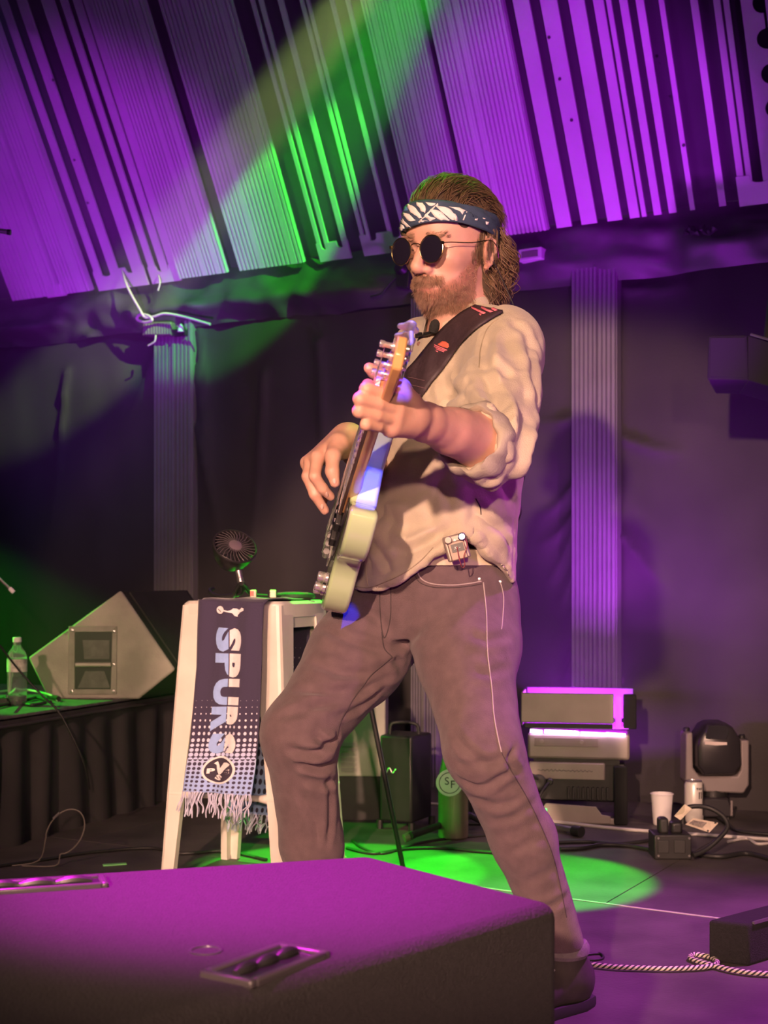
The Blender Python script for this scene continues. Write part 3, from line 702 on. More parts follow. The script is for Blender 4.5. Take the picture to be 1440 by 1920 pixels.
MB().box(pd + UP * .014, (.05, .07, .028)).build('case', M_black, pdl, bevel=.004); MB().lathe(pd + UP * .028 + Vector((0, -.015, 0)), UP, [(.009, 0), (.009, .008), (.007, .009)], 12).build('footswitch', M_steel, pdl)
# looped cable with ferrule on the floor in front of the skirt
lp_c = PF(120, 1590); cc = P(122, 1560, 4.15)
loop = [cc + Vector((.055 * math.cos(t) + .02 * math.sin(t), -.03 * math.sin(t) * 0, .068 * math.sin(t))) for t in [R(a) for a in range(-100, 215, 15)]]
lc = empty('looped_cable', Vector((cc.x, cc.y, 0)), 'thin cable standing in a loop with a silver ferrule in front of the riser skirt', 'cable')
loop[0].z = .004; loop.insert(0, Vector((loop[0].x - .1, loop[0].y, .004)))
MB().tube(smoothline(loop + [Vector((loop[-1].x - .02, loop[-1].y, .02)), Vector((loop[-1].x - .1, loop[-1].y, .004))], 4), .0022, 6).build('wire', M_grey, lc)
MB().cyl(cc + Vector((-.035, 0, .040)), cc + Vector((-.016, 0, .058)), .004, n=8).build('ferrule', M_steel, lc)
cable('floor_cable', [PF(-10, 1625, .006), PF(80, 1612, .006), PF(170, 1598, .006), PF(280, 1590, .006), PF(340, 1600, .006), PF(420, 1596, .006), PF(500, 1612, .006)], .005, M_cable, 'black cable on the floor between riser skirt and foreground monitor')
gt = PF(215, 1622, 0); gto = empty('glow_tape', gt, 'short green strip of tape on the floor beside the foreground monitor', 'tape')
MB().box(gt + UP * .002, (.07, .02, .003), Vector((.95, .3, 0)), Vector((-.3, .95, 0))).build('strip', mat('green_tape', (.25, .8, .25), .5), gto)

# ------------------------------------------------------------------ electrics box behind the legs
M_ebox = mat('grey_painted_steel_box', (.42, .40, .37), .5, 0.1, var=.1, vscale=7)
eY = 4.95; eb = empty('electrical_cabinet', Vector((P(660, 1457, eY).x, eY, 0)), 'grey steel electrical cabinet with stamped louvres, seen between the legs', 'cabinet')
e0, e1 = P(575, 1300, eY), P(723, 1456, eY); zf = .14
MB().hexa([Vector((e0.x, eY, e1.z)), Vector((e1.x, eY, e1.z)), Vector((e1.x + .01, eY + .22, e1.z)), Vector((e0.x, eY + .22, e1.z))],
          [Vector((e0.x, eY, e0.z)), Vector((e1.x, eY, e0.z)), Vector((e1.x + .01, eY + .22, e0.z)), Vector((e0.x, eY + .22, e0.z))]).build('housing', M_ebox, eb, bevel=.004)
MB().hexa([Vector((e0.x, eY + .02, 0)), Vector((e1.x, eY + .02, 0)), Vector((e1.x, eY + .2, 0)), Vector((e0.x, eY + .2, 0))],
          [Vector((e0.x, eY + .02, e1.z)), Vector((e1.x, eY + .02, e1.z)), Vector((e1.x, eY + .2, e1.z)), Vector((e0.x, eY + .2, e1.z))]).build('plinth', M_blackm, eb)
for i in range(6):
    a, b = P(640, 1396 + i * 9.6, eY), P(670, 1396 + i * 9.6, eY)
    MB().add([a + Vector((0, -.001, .008)), b + Vector((0, -.001, .008)), b + Vector((0, -.012, -.004)), a + Vector((0, -.012, -.004)), a + Vector((0, -.001, -.006)), b + Vector((0, -.001, -.006))],
             [(0, 1, 2, 3), (3, 2, 5, 4), (0, 3, 4), (1, 5, 2)]).build('louvre', M_ebox, eb)
MB().box(P(702, 1322, eY) + Vector((0, -.001, 0)), (.022, .002, .016)).build('sticker', M_white, eb)

# black box with a handle
cY = 4.78; kb = empty('bass_amp', Vector((P(757, 1472, cY).x, cY, 0)), 'small black amplifier cube with a strap handle and scribbled badge, seen between the legs', 'amplifier')
k0, k1 = P(712, 1378, cY), P(806, 1472, cY)
xr = P(772, 1478, cY - .06)
base = [Vector((k0.x, cY, .0)), Vector((xr.x, cY - .06, .0)), Vector((k1.x + .01, cY + .08, .0)), Vector((k0.x + .05, cY + .16, .0))]
MB().hexa([p + UP * .03 for p in base], [p + UP * (k0.z) for p in base]).build('cabinet', M_black, kb, bevel=.008)
for p in base[:3]: MB().cyl(p + UP * .0 + Vector((.0, .02, 0)), p + Vector((0, .02, .03)), .012, n=10).build('rubber_foot', M_black, kb)
hpz = k0.z; hx = P(742, 1372, cY + .02).x
MB().tube(smoothline([Vector((hx - .02, cY + .02, hpz)), Vector((hx - .015, cY + .02, hpz + .035)), Vector((hx + .01, cY + .02, hpz + .042)), Vector((hx + .045, cY + .03, hpz + .04)), Vector((hx + .075, cY + .03, hpz + .03)), Vector((hx + .08, cY + .03, hpz))], 6), .006, 8).build('handle', M_blackm, kb, smooth=70)
fd = (base[1] - base[0]).normalized(); fnm = Vector((fd.y, -fd.x, 0))
badge = [base[0] + fd * (.005 + .06 * t) + UP * (.205 + .012 * math.sin(t * 14) * (1 - t * .5)) + fnm * .002 for t in [i / 24 for i in range(25)]]
MB().tube(badge, .0022, 6).build('badge', M_steel, kb)

# flask with SF disc
fY = 4.62; fb_ = Vector((P(850, 1500, fY).x, fY, 0)); M_bronze = mat('brushed_bronze', (.36, .30, .22), .35, .7, var=.15, vscale=9)
fk = empty('metal_flask', fb_, 'tall brushed metal flask with a white round SF emblem, behind the right thigh', 'flask')
MB().lathe(fb_, UP, [(.045, 0), (.05, .006), (.05, .15), (.046, .22), (.036, .27), (.028, .29), (.028, .32), (.03, .325), (.03, .36), (.025, .365)], 32).build('flask_body', M_bronze, fk)
dcx = P(843, 1468, fY - .052)
MB().lathe(dcx + Vector((0, .004, 0)), (0, -1, 0), [(.0445, 0), (.0445, .003), (.043, .004), (.001, .004)], 36).build('emblem_disc', M_white, fk)
MB().tube([dcx + Vector((.034 * math.cos(t), -.0005, .034 * math.sin(t))) for t in [2 * math.pi * i / 40 for i in range(40)]], .0012, 5, closed=True).build('emblem_ring', M_blackm, fk)
for ch, dx, dz in (('S', -.009, .005), ('F', .010, -.006)):
    v, f = text_mesh(ch, .036); mesh_obj('letter', [dcx + Vector((x + dx, -.0012, y + dz)) for x, y, _ in v], f, M_blackm, fk)

# ------------------------------------------------------------------ microphone stand behind the player
ms = empty('microphone_stand', PF(860, 1545), 'black tripod microphone stand leaning behind the player, its pole crossing the floor gap', 'stand')
MB().tube([P(688, 1290, 4.02), P(752, 1608, 4.04), Vector((P(757, 1636, 4.05).x, 4.05, .01))], .0075, 10).build('pole', M_black, ms)
MB().cyl(PF(770, 1567, .03), PF(880, 1528, .06), .012, n=10).build('leg', M_black, ms); MB().cyl(PF(880, 1528, .06), PF(925, 1552, .012), .011, n=10).build('leg', M_black, ms)
MB().cyl(PF(876, 1535, .0), PF(876, 1535, .0) + UP * .10, .020, n=14).build('hub', M_black, ms)
MB().cyl(PF(758, 1572, .02), PF(775, 1565, .03), .014, n=10).build('foot_tip', mat('dull_green_rubber', (.09, .13, .06), .6), ms)

# ------------------------------------------------------------------ LED wash fixture
M_fix = mat('fixture_grey', (.30, .26, .235), .42, .15, var=.1, vscale=10)
lY = 4.95; ux = (WU * .97 + Vector((0, -.0, 0))).normalized(); uy = Vector((-ux.y, ux.x, 0))
lo = Vector((P(985, 1520, lY).x, lY, 0))
ux = Vector((.985, -.17, 0)).normalized(); uy = Vector((.17, .985, 0)).normalized()
def L(a, b, z): return lo + ux * a + uy * b + UP * z
LW = (P(1190, 1400, lY).x - P(985, 1400, lY).x)          # about .39
px2m = lY / FPX
zp = lambda py: CAMH + (HOR - py) * px2m
lf = empty('led_floor_light', L(LW / 2, .08, 0), 'rectangular stage floor light glowing purple at the foot of the right pillar', 'stage light')
# hood: front plate leaning over the glowing head
def slab(name, a0, a1, b0, b1, z0, z1, m, bev=.004, parent=None, lean=0):
    return MB().hexa([L(a0, b0, z0), L(a1, b0, z0), L(a1, b1, z0), L(a0, b1, z0)], [L(a0, b0 + lean, z1), L(a1, b0 + lean, z1), L(a1, b1 + lean, z1), L(a0, b1 + lean, z1)]).build(name, m, parent or lf, bevel=bev)
slab('front_flap', -.012, LW * .80, -.05, -.043, zp(1352), zp(1297), M_fix, .006, lean=.01)
slab('flap_hinge', .0, LW * .79, -.046, -.03, zp(1362), zp(1353), M_blackm, .002)
slab('side_flap', LW * .88, LW * 1.0, -.03, .03, zp(1362), zp(1300), mat('flap_soot_black', (.008, .008, .009), .9, var=0), .005, lean=.01)
slab('rear_flap', -.005, LW * .98, .13, .138, zp(1352), zp(1292), M_blackm, .004)
slab('left_flap', -.012, -.006, -.04, .12, zp(1358), zp(1296), M_fix, .003)
M_led = mat('led_strip_white_magenta', (.8, .3, .8), .4, var=0, emit=(1.0, .55, 1.0), estr=14.0)
M_ledp = mat('led_lens_magenta', (.5, .05, .6), .4, var=0, emit=(.62, .02, 1.0), estr=3.2)
for a0, a1, dz in ((.02, .062, 0), (.07, .17, -.001), (.173, .19, -.003), (.197, .285, -.006), (.285, LW * .9, -.007)):
    MB().tube([L(a0, -.035, zp(1368) + dz), L((a0 + a1) / 2, -.036, zp(1368) + dz - .001), L(a1, -.035, zp(1368) + dz - .003)], .0058, 8).build('led_bar', M_led, lf, smooth=70)
slab('lens_panel', .0, LW * .93, -.028, .12, zp(1362), zp(1358), M_ledp, 0)
slab('lens_glow_strip', LW * .815, LW * .865, -.034, -.03, zp(1362), zp(1302), M_ledp, 0)
slab('head', .01, LW * .94, -.03, .13, zp(1420), zp(1372), M_fix, .010)
slab('name_plate', .035, LW * .66, -.0325, -.029, zp(1396), zp(1380), mat('plate_bronze', (.24, .20, .18), .4, .2), .001)
for a in (.06, .20): MB().cyl(L(a, -.033, zp(1387)), L(a, -.038, zp(1387)), .007, n=10).build('plate_screw', M_fix, lf)
slab('waist', .03, LW * .85, -.01, .12, zp(1430), zp(1419), M_black, .0)
slab('lower_panel', .015, LW * .72, -.03, .0, zp(1458), zp(1426), M_fix, .004)
slab('body_core', .05, LW * .9, .0, .12, zp(1500), zp(1428), M_black, .006)
for i in range(9): slab('cooling_fin', .15 + i * .017, .158 + i * .017, -.022, .0, zp(1494), zp(1472), M_blackm, .001)
slab('base_plate', .06, LW * .85, -.034, .1, 0.0, .022, M_fix, .004)
MB().prism([L(a, -.036, z) for a, z in ((.055, .004), (.30, .004), (.30, .03), (.27, .034), (.25, .062), (.075, .07), (.06, .05))], uy * .008).build('base_front', M_fix, lf, bevel=.002)
slab('yoke_arm', LW * .80, LW * .92, -.04, -.02, .0, zp(1430), MATS['flap_soot_black'], .006)
MB().lathe(L(.05, -.05, zp(1462)), -uy, [(.028, 0), (.028, .012), (.022, .016), (.012, .016), (.001, .014)], 20).build('knob', M_blackm, lf)
MB().lathe(L(.09, -.045, zp(1460)), -uy, [(.012, 0), (.012, .02), (.009, .024)], 14).build('power_socket', M_black, lf)
v, f = text_mesh('~' * 9, .05)
MB().tube([L(.045 + i * .0045, -.0315, zp(1441) + .003 * math.sin(i * 1.9) + .0015 * math.sin(i * 4.1)) for i in range(44)], .001, 5).build('embossed_logo', M_blackm, lf)
MB().lathe(L(.075, -.055, .045), UP, [(.005, 0), (.005, .008), (.002, .01)], 10).build('indicator_lamp', mat('green_indicator', (.2, .8, .3), .4, emit=(.1, 1, .2), estr=2.0), lf)
d = bpy.data.lights.new('led_glow', 'AREA'); d.shape = 'RECTANGLE'; d.size = LW * .9; d.size_y = .12; d.energy = 28; d.color = (.55, .03, 1.0)
lo_ = bpy.data.objects.new('led_glow', d); COL.objects.link(lo_); lo_.location = L(LW * .45, .05, zp(1340)); lo_.rotation_euler = (R(180 - 28), 0, math.atan2(ux.y, ux.x))
cable('fixture_cable', [L(.05, -.06, zp(1455)), L(-.0, -.08, zp(1440)), L(-.03, -.08, zp(1430)), L(-.06, -.07, zp(1432)), L(-.1, -.03, zp(1460)), L(-.14, .0, .01), L(-.2, .05, .008)], .0075, M_cable, 'thick black power cable curling out of the purple floor light')
cable('fixture_cable', [L(.09, -.06, zp(1460)), L(.06, -.10, zp(1480)), L(.02, -.12, .03), L(-.1, -.12, .008), L(-.25, -.14, .008)], .006, M_cable, 'black data cable dropping from the purple floor light to the floor')

# ------------------------------------------------------------------ moving head light
hY = 5.05; hc = Vector((P(1342, 1525, hY).x, hY, 0)); hp2 = hY / FPX; zh = lambda py: CAMH + (HOR - py) * hp2; xh = lambda px: (px - 720) * hp2
mh = empty('moving_head_light', hc, 'dark moving head stage light in a grey U-shaped yoke beside the right edge', 'stage light')
hr_ = .058
M_mh = mat('moving_head_black', (.022, .02, .024), .3, var=.1); M_yoke = mat('yoke_grey', (.23, .20, .20), .45, .1, var=.08)
hcx_ = (xh(1286) + xh(1398)) / 2
yk = [(xh(1281), zh(1372)), (xh(1293), zh(1370)), (xh(1294), zh(1436)), (xh(1306), zh(1452)), (xh(1376), zh(1452)), (xh(1383), zh(1440)), (xh(1383), zh(1385)), (xh(1398), zh(1385)), (xh(1398), zh(1468)), (xh(1388), zh(1484)), (xh(1296), zh(1480)), (xh(1280), zh(1462))]
MB().prism([Vector((x, hY - .05, z)) for x, z in yk], (0, .1, 0)).build('yoke', M_yoke, mh, bevel=.006)
hd = [(xh(1297), zh(1432)), (xh(1296), zh(1395)), (xh(1300), zh(1378)), (xh(1313), zh(1358)), (xh(1325), zh(1352)), (xh(1353), zh(1352)), (xh(1366), zh(1360)), (xh(1378), zh(1380)), (xh(1381), zh(1430)), (xh(1368), zh(1448)), (xh(1310), zh(1449))]
cx_ = sum(x for x, _ in hd) / len(hd); cz_ = sum(z for _, z in hd) / len(hd)
MB().loft([[Vector((cx_ + (x - cx_) * k, hY + y, cz_ + (z - cz_) * k)) for x, z in hd] for k, y in ((.7, -.095), (.94, -.085), (1, -.06), (1, .05), (.8, .075))]).build('head', M_mh, mh, bevel=.004)
MB().prism([Vector((xh(a), hY - .098, zh(b))) for a, b in ((1310, 1384), (1351, 1386), (1351, 1391), (1330, 1392), (1310, 1390))], (0, .02, 0)).build('light_bar', mat('pale_diffuser', (.6, .52, .5), .5), mh, bevel=.001)
MB().prism([Vector((xh(a), hY - .097, zh(b))) for a, b in ((1316, 1355), (1352, 1355), (1356, 1366), (1350, 1382), (1312, 1380), (1312, 1366))], (0, .02, 0)).build('lens', mat('dark_glass_lens', (.03, .03, .035), .08, coat=.6, bump=.3, bscale=80), mh, bevel=.003)
for i in range(6):
    MB().box(Vector((cx_ - .005, hY - .088, zh(1400 + i * 6))), (.075 - .004 * i, .012, .004)).build('vent_rib', M_black, mh, bevel=.001)
for sx, xx in ((-1, xh(1287)), (1, xh(1391))): MB().lathe(Vector((xx, hY - .0, zh(1371 if sx < 0 else 1384))), UP, [(.012, 0), (.012, .01), (.008, .014)], 12).build('pivot_cap', M_black, mh)
MB().hexa([Vector((xh(1300), hY - .09, .01)), Vector((xh(1366), hY - .09, .01)), Vector((xh(1366), hY + .09, .01)), Vector((xh(1300), hY + .09, .01))],
          [Vector((xh(1304), hY - .08, zh(1490))), Vector((xh(1356), hY - .08, zh(1490))), Vector((xh(1356), hY + .08, zh(1490))), Vector((xh(1304), hY + .08, zh(1490)))]).build('base', M_mh, mh, bevel=.006)
MB().cyl(Vector((hcx_ - .01, hY, zh(1492))), Vector((hcx_ - .01, hY, zh(1474))), .05, n=24).build('turntable', M_black, mh)
for sx in (-1, 1): MB().box(Vector((xh(1333) + sx * .052, hY - .09, zh(1508))), (.008, .01, .055)).build('base_bracket', M_yoke, mh, bevel=.002)
for sx in (-1, 1):
    for sy in (-1, 1): MB().cyl(Vector((xh(1333) + sx * .045, hY + sy * .07, 0)), Vector((xh(1333) + sx * .045, hY + sy * .07, .012)), .01, n=8).build('rubber_foot', M_black, mh)

# cup, can
cb = PF(1241, 1546); M_cup_ = mat('white_paper_cup', (.80, .76, .76), .6, var=.03)
cup = empty('paper_cup', cb, 'plain white paper cup standing on the stage floor', 'cup')
MB().lathe(cb, UP, [(.028, 0), (.030, .002), (.0385, .108), (.0372, .108), (.0292, .006), (.001, .006)], 36).build('cup_wall', M_cup_, cup)
MB().tube([cb + Vector((.0388 * math.cos(t), .0388 * math.sin(t), .108)) for t in [2 * math.pi * i / 36 for i in range(36)]], .0022, 8, closed=True).build('rolled_rim', M_cup_, cup)
nb_ = PF(1301, 1543); can = empty('drink_can', nb_, 'white drink can with black print behind the power box', 'can')
M_can = mat('white_can_print', (.70, .67, .62), .35, .2, var=.04)
MB().lathe(nb_, UP, [(.024, 0), (.027, .004), (.033, .014), (.033, .136), (.0275, .148)], 36).build('can_body', M_can, can)
MB().lathe(nb_ + UP * .147, UP, [(.0282, 0), (.0285, .003), (.0265, .004), (.025, .000), (.001, .000)], 36).build('lid', M_steel, can)
MB().box(nb_ + Vector((.004, -.008, .150)), (.014, .022, .0015)).build('ring_pull', M_steel, can)
def on_can(x, z, o=.0335):
    a = x / .033; return nb_ + Vector((o * math.sin(a), -o * math.cos(a), z))
for s_, size, x, z in (('II', .034, .017, .100), ('T H E', .009, .013, .124)):
    v, f = text_mesh(s_, size, 0, .0008); mesh_obj('lettering', [on_can(a + x, b + z) for a, b, _ in v], f, M_blackm, can)
MB().add([on_can(.028 + .012 * (i % 2), .03 + .11 * (i // 2), .0336) for i in range(4)], [(0, 1, 3, 2)]).build('dark_band', M_blackm, can)

# power box with cables, tags
pb0 = PF(1262, 1612); pbx = empty('power_distribution_box', pb0, 'black outlet box with plugs and paper tags on the floor', 'power box')
MB().box(pb0 + Vector((0, .05, .038)), (.115, .10, .076)).build('case', M_black, pbx, bevel=.004)
MB().box(pb0 + Vector((-.022, .05, .098)), (.03, .05, .048)).build('plug', M_blackm, pbx, bevel=.008); MB().box(pb0 + Vector((.018, .05, .092)), (.035, .05, .036)).build('plug', M_black, pbx, bevel=.008)
for i in range(2): MB().box(pb0 + Vector((-.03 + .05 * i, -.001, .04)), (.035, .004, .04)).build('socket_face', M_blackm, pbx, bevel=.002)
for i, (x, z) in enumerate(((-.045, .066), (.05, .066), (-.045, .012), (.05, .012))): MB().lathe(pb0 + Vector((x, 0, z)), (0, -1, 0), [(.004, 0), (.003, .002), (.001, .002)], 8).build('screw', M_steel, pbx)
fz = lambda px, py, Y: P(px, py, Y)
pc_ = [P(1280, 1545, 4.32), P(1283, 1520, 4.32), P(1300, 1512, 4.32), P(1330, 1515, 4.32), P(1355, 1530, 4.3), P(1364, 1550, 4.28), P(1350, 1570, 4.26), P(1325, 1592, 4.24), P(1300, 1604, 4.22)]
cable('power_cable', pc_, .0075, M_cable, 'thick black power cord arching out of the outlet box plug')
M_tag = mat('paper_tag', (.62, .53, .42), .7, var=.2, vscale=50)
t1 = [P(1264, 1530, 4.30), P(1284, 1508, 4.30), P(1297, 1516, 4.29), P(1276, 1538, 4.29)]
t2 = [P(1300, 1534, 4.27), P(1347, 1543, 4.25), P(1330, 1561, 4.23), P(1285, 1546, 4.25)]
for nm, t_, lab in (('cable_tag', t1, 'folded cream paper tag wrapped on the power cord, nearer the cup'), ('cable_tag', t2, 'brown printed paper tag on the power cord below the can')):
    ob = empty(nm, sum(t_, Vector()) / 4, lab, 'tag'); MB().prism(t_, (0, .002, 0)).build('paper', M_tag, ob)
    cq = sum(t_, Vector()) / 4
    if t_ is t2:
        MB().prism([cq + (p - cq) * .55 + Vector((-.012, -.0008, .003)) for p in t_], (0, -.0004, 0)).build('print_block', mat('tag_print_grey', (.22, .19, .17), .7, var=.5, vscale=200), ob)
        for k_ in (1, 2): MB().cyl(cq + (t_[k_] - cq) * .82 + Vector((0, -.0012, 0)), cq + (t_[k_] - cq) * .82 + Vector((0, .003, 0)), .0035, n=8).build('eyelet', M_blackm, ob)
    else: MB().prism([cq + (p - cq) * Vector((1, 1, 1)).x * f_ + Vector((0, -.0006, 0)) for p, f_ in zip(t_, (.95, .95, .2, .2))], (0, -.0004, 0)).build('fold', mat('tag_fold', (.45, .38, .28), .7), ob)
# cables on the floor
FLC = [
 ([(640, 1508), (720, 1504), (800, 1506), (860, 1512), (884, 1520)], .0045, M_cablew, 'pale cable crossing the floor behind the stool and right leg'),
 ([(1010, 1538), (1060, 1543), (1150, 1553), (1240, 1560), (1330, 1566), (1450, 1574)], .006, M_cablew, 'pale grey cable running behind the outlet box to the right edge'),
 ([(1040, 1580), (1100, 1578), (1160, 1582), (1230, 1574)], .006, M_cable, 'black cable running into the left side of the outlet box'),
 ([(1050, 1592), (1090, 1590), (1130, 1584), (1180, 1586), (1235, 1596)], .007, M_cable, 'black cable curving along the floor in front of the outlet box feed'),
 ([(650, 1590), (700, 1600), (760, 1592), (830, 1590), (890, 1596), (960, 1602)], .005, M_cable, 'black cable lying across the green patch of light'),
 ([(660, 1575), (680, 1590), (720, 1600), (780, 1582), (840, 1572), (930, 1565)], .004, M_cable, 'thin black cable curving through the upper green patch'),
 ([(1100, 1790), (1125, 1788), (1130, 1797), (1105, 1800), (1085, 1796)], .003, M_cable, 'small loop of thin black cable beside the shoe'),
 ([(1295, 1600), (1350, 1606), (1400, 1600), (1450, 1612)], .008, M_cable, 'thick black cable leaving the outlet box towards the right edge'),
 ([(1340, 1530), (1365, 1545), (1385, 1558), (1450, 1565)], .006, M_cable, 'black cable from the moving head base to the right edge'),
 ([(1365, 1578), (1400, 1572), (1420, 1582), (1450, 1580)], .005, M_cablew, 'short pale cable bundle at the right edge'),
]
for pts, r_, m_, lab in FLC: cable('floor_cable', [PF(x, y, r_) for x, y in pts], r_, m_, lab)
pf = PF(1060, 1556); pp = empty('pipe_clamp', pf, 'silver pipe end with a black collar lying behind the right shin', 'pipe')
MB().cyl(PF(1035, 1548, .016), PF(1080, 1558, .016), .012, n=12).build('pipe', M_steel, pp); MB().cyl(PF(1076, 1557, .018), PF(1090, 1560, .018), .018, n=14).build('collar', M_blackm, pp)

# ------------------------------------------------------------------ box hanging at the right edge, wall fittings
hb_ = empty('hanging_speaker', P(1400, 680, 4.3), 'black box speaker mounted high at the right edge', 'speaker')
a = [P(1328, 629, 4.2), P(1400, 628, 4.15), P(1403, 713, 4.15), P(1326, 711, 4.2)]; sh = Vector((.3, .35, .0))
a2 = [P(1402, 628, 4.15), P(1480, 650, 4.05), P(1480, 735, 4.05), P(1402, 713, 4.15)]
MB().prism(a, (.10, .32, 0)).build('front_cabinet', mat('matt_black_cabinet', (.007, .008, .008), .95, var=0), hb_, bevel=.006); MB().prism(a2, (.05, .3, 0)).build('side_cabinet', MATS['matt_black_cabinet'], hb_, bevel=.004)
MB().tube([P(1408, 627, 4.13), P(1480, 648, 4.02)], .004, 6).build('edge_rail', M_steel, hb_)
ce = sum(a, Vector()) / 4; MB().prism([ce + (p - ce) * .88 + Vector((0, -.003, 0)) for p in a], (0, .004, 0)).build('grille', MATS['matt_black_cabinet'], hb_)
MB().cyl(P(1440, 640, 4.3), P(1440, 640, 4.3) + Vector((.2, .3, 1.2)), .015, n=10).build('hanging_bracket', M_blackm, hb_)
jb = empty('junction_box', WP(296, 612, .1), 'small ribbed junction box with cable ties at the head of the left pillar', 'junction box')
def WPo(px, py, o): return WP(px, py, o)
jbq = [WPo(268, 604, .10), WPo(320, 603, .10), WPo(320, 628, .10), WPo(266, 629, .10)]
MB().prism(jbq, WN * -.06).build('housing', M_grey, jb, bevel=.004)
for i in range(10):
    x = 272 + i * 5; MB().prism([WPo(x, 607, .104), WPo(x + 2, 607, .104), WPo(x + 2, 626, .104), WPo(x, 626, .104)], WN * -.006).build('rib', M_pill, jb)
MB().prism([WPo(322, 618, .09), WPo(345, 617, .09), WPo(344, 628, .09), WPo(322, 630, .09)], WN * -.04).build('bracket', M_blackm, jb)
MB().lathe(WPo(339, 622, .1), UP, [(.016, 0), (.012, .02), (.004, .035)], 12).build('gland', M_white, jb)
cable('tied_cable', [WPo(228, 505, .13), WPo(240, 540, .16), WPo(262, 580, .15), WPo(272, 595, .14), WPo(290, 593, .14), WPo(310, 588, .14), WPo(345, 594, .14), WPo(394, 608, .13)], .006, M_cablew, 'pale cable tied above the junction box on the left pillar')
cable('tied_cable', [WPo(256, 598, .12), WPo(262, 590, .13), WPo(278, 592, .14), WPo(285, 600, .14), WPo(272, 604, .13), WPo(258, 600, .12)], .007, M_cablew, 'bundled coil of pale cable beside the junction box')
cable('tied_cable', [WPo(297, 516, .11), WPo(300, 530, .12), WPo(296, 545, .12)], .004, M_cablew, 'short cable tie tail under the roof panels')
cable('tied_cable', [WPo(292, 628, .12), WPo(290, 640, .12), WPo(278, 648, .12)], .004, M_cablew, 'cable tail curling below the junction box')
sb_ = empty('wall_vent_box', WP(993, 474, .12), 'small flat box under the roof panels behind the curly hair', 'box')
MB().prism([WP(972, 468, .13), WP(1015, 462, .13), WP(1015, 484, .13), WP(971, 490, .13)], WN * -.08).build('housing', M_slat, sb_, bevel=.003); MB().prism([WP(978, 472, .133), WP(1008, 468, .133), WP(1008, 480, .133), WP(977, 484, .133)], WN * -.004).build('cover', M_grey, sb_)
cl = empty('lamp_clamp', WP(752, 515, .12), 'dark clamp with dangling cable on the wall behind the sunglasses', 'clamp')
MB().lathe(WP(752, 500, .14), WN, [(.03, -.06), (.034, 0), (.02, .02), (.001, .022)], 16).build('jaw', M_black, cl); MB().prism([WP(740, 505, .14), WP(768, 507, .14), WP(765, 540, .14), WP(742, 538, .14)], WN * -.05).build('body', M_blackm, cl, bevel=.006)
MB().tube(smoothline([WP(742, 520, .14), WP(728, 535, .15), WP(715, 550, .15), WP(695, 556, .13)], 5), .004, 6).build('lead', M_cable, cl)
tw = empty('tie_bundle', WP(1310, 436, .16), 'dark scrap of wrapped cable under the roof panels at the upper right', 'cable')
MB().tube([WP(1285 + i * 2, 432 + 5 * math.sin(i * 1.1), .17) for i in range(28)], [.012 + .005 * math.sin(i * 1.7) for i in range(28)], 8).build('wrap', M_blackm, tw)
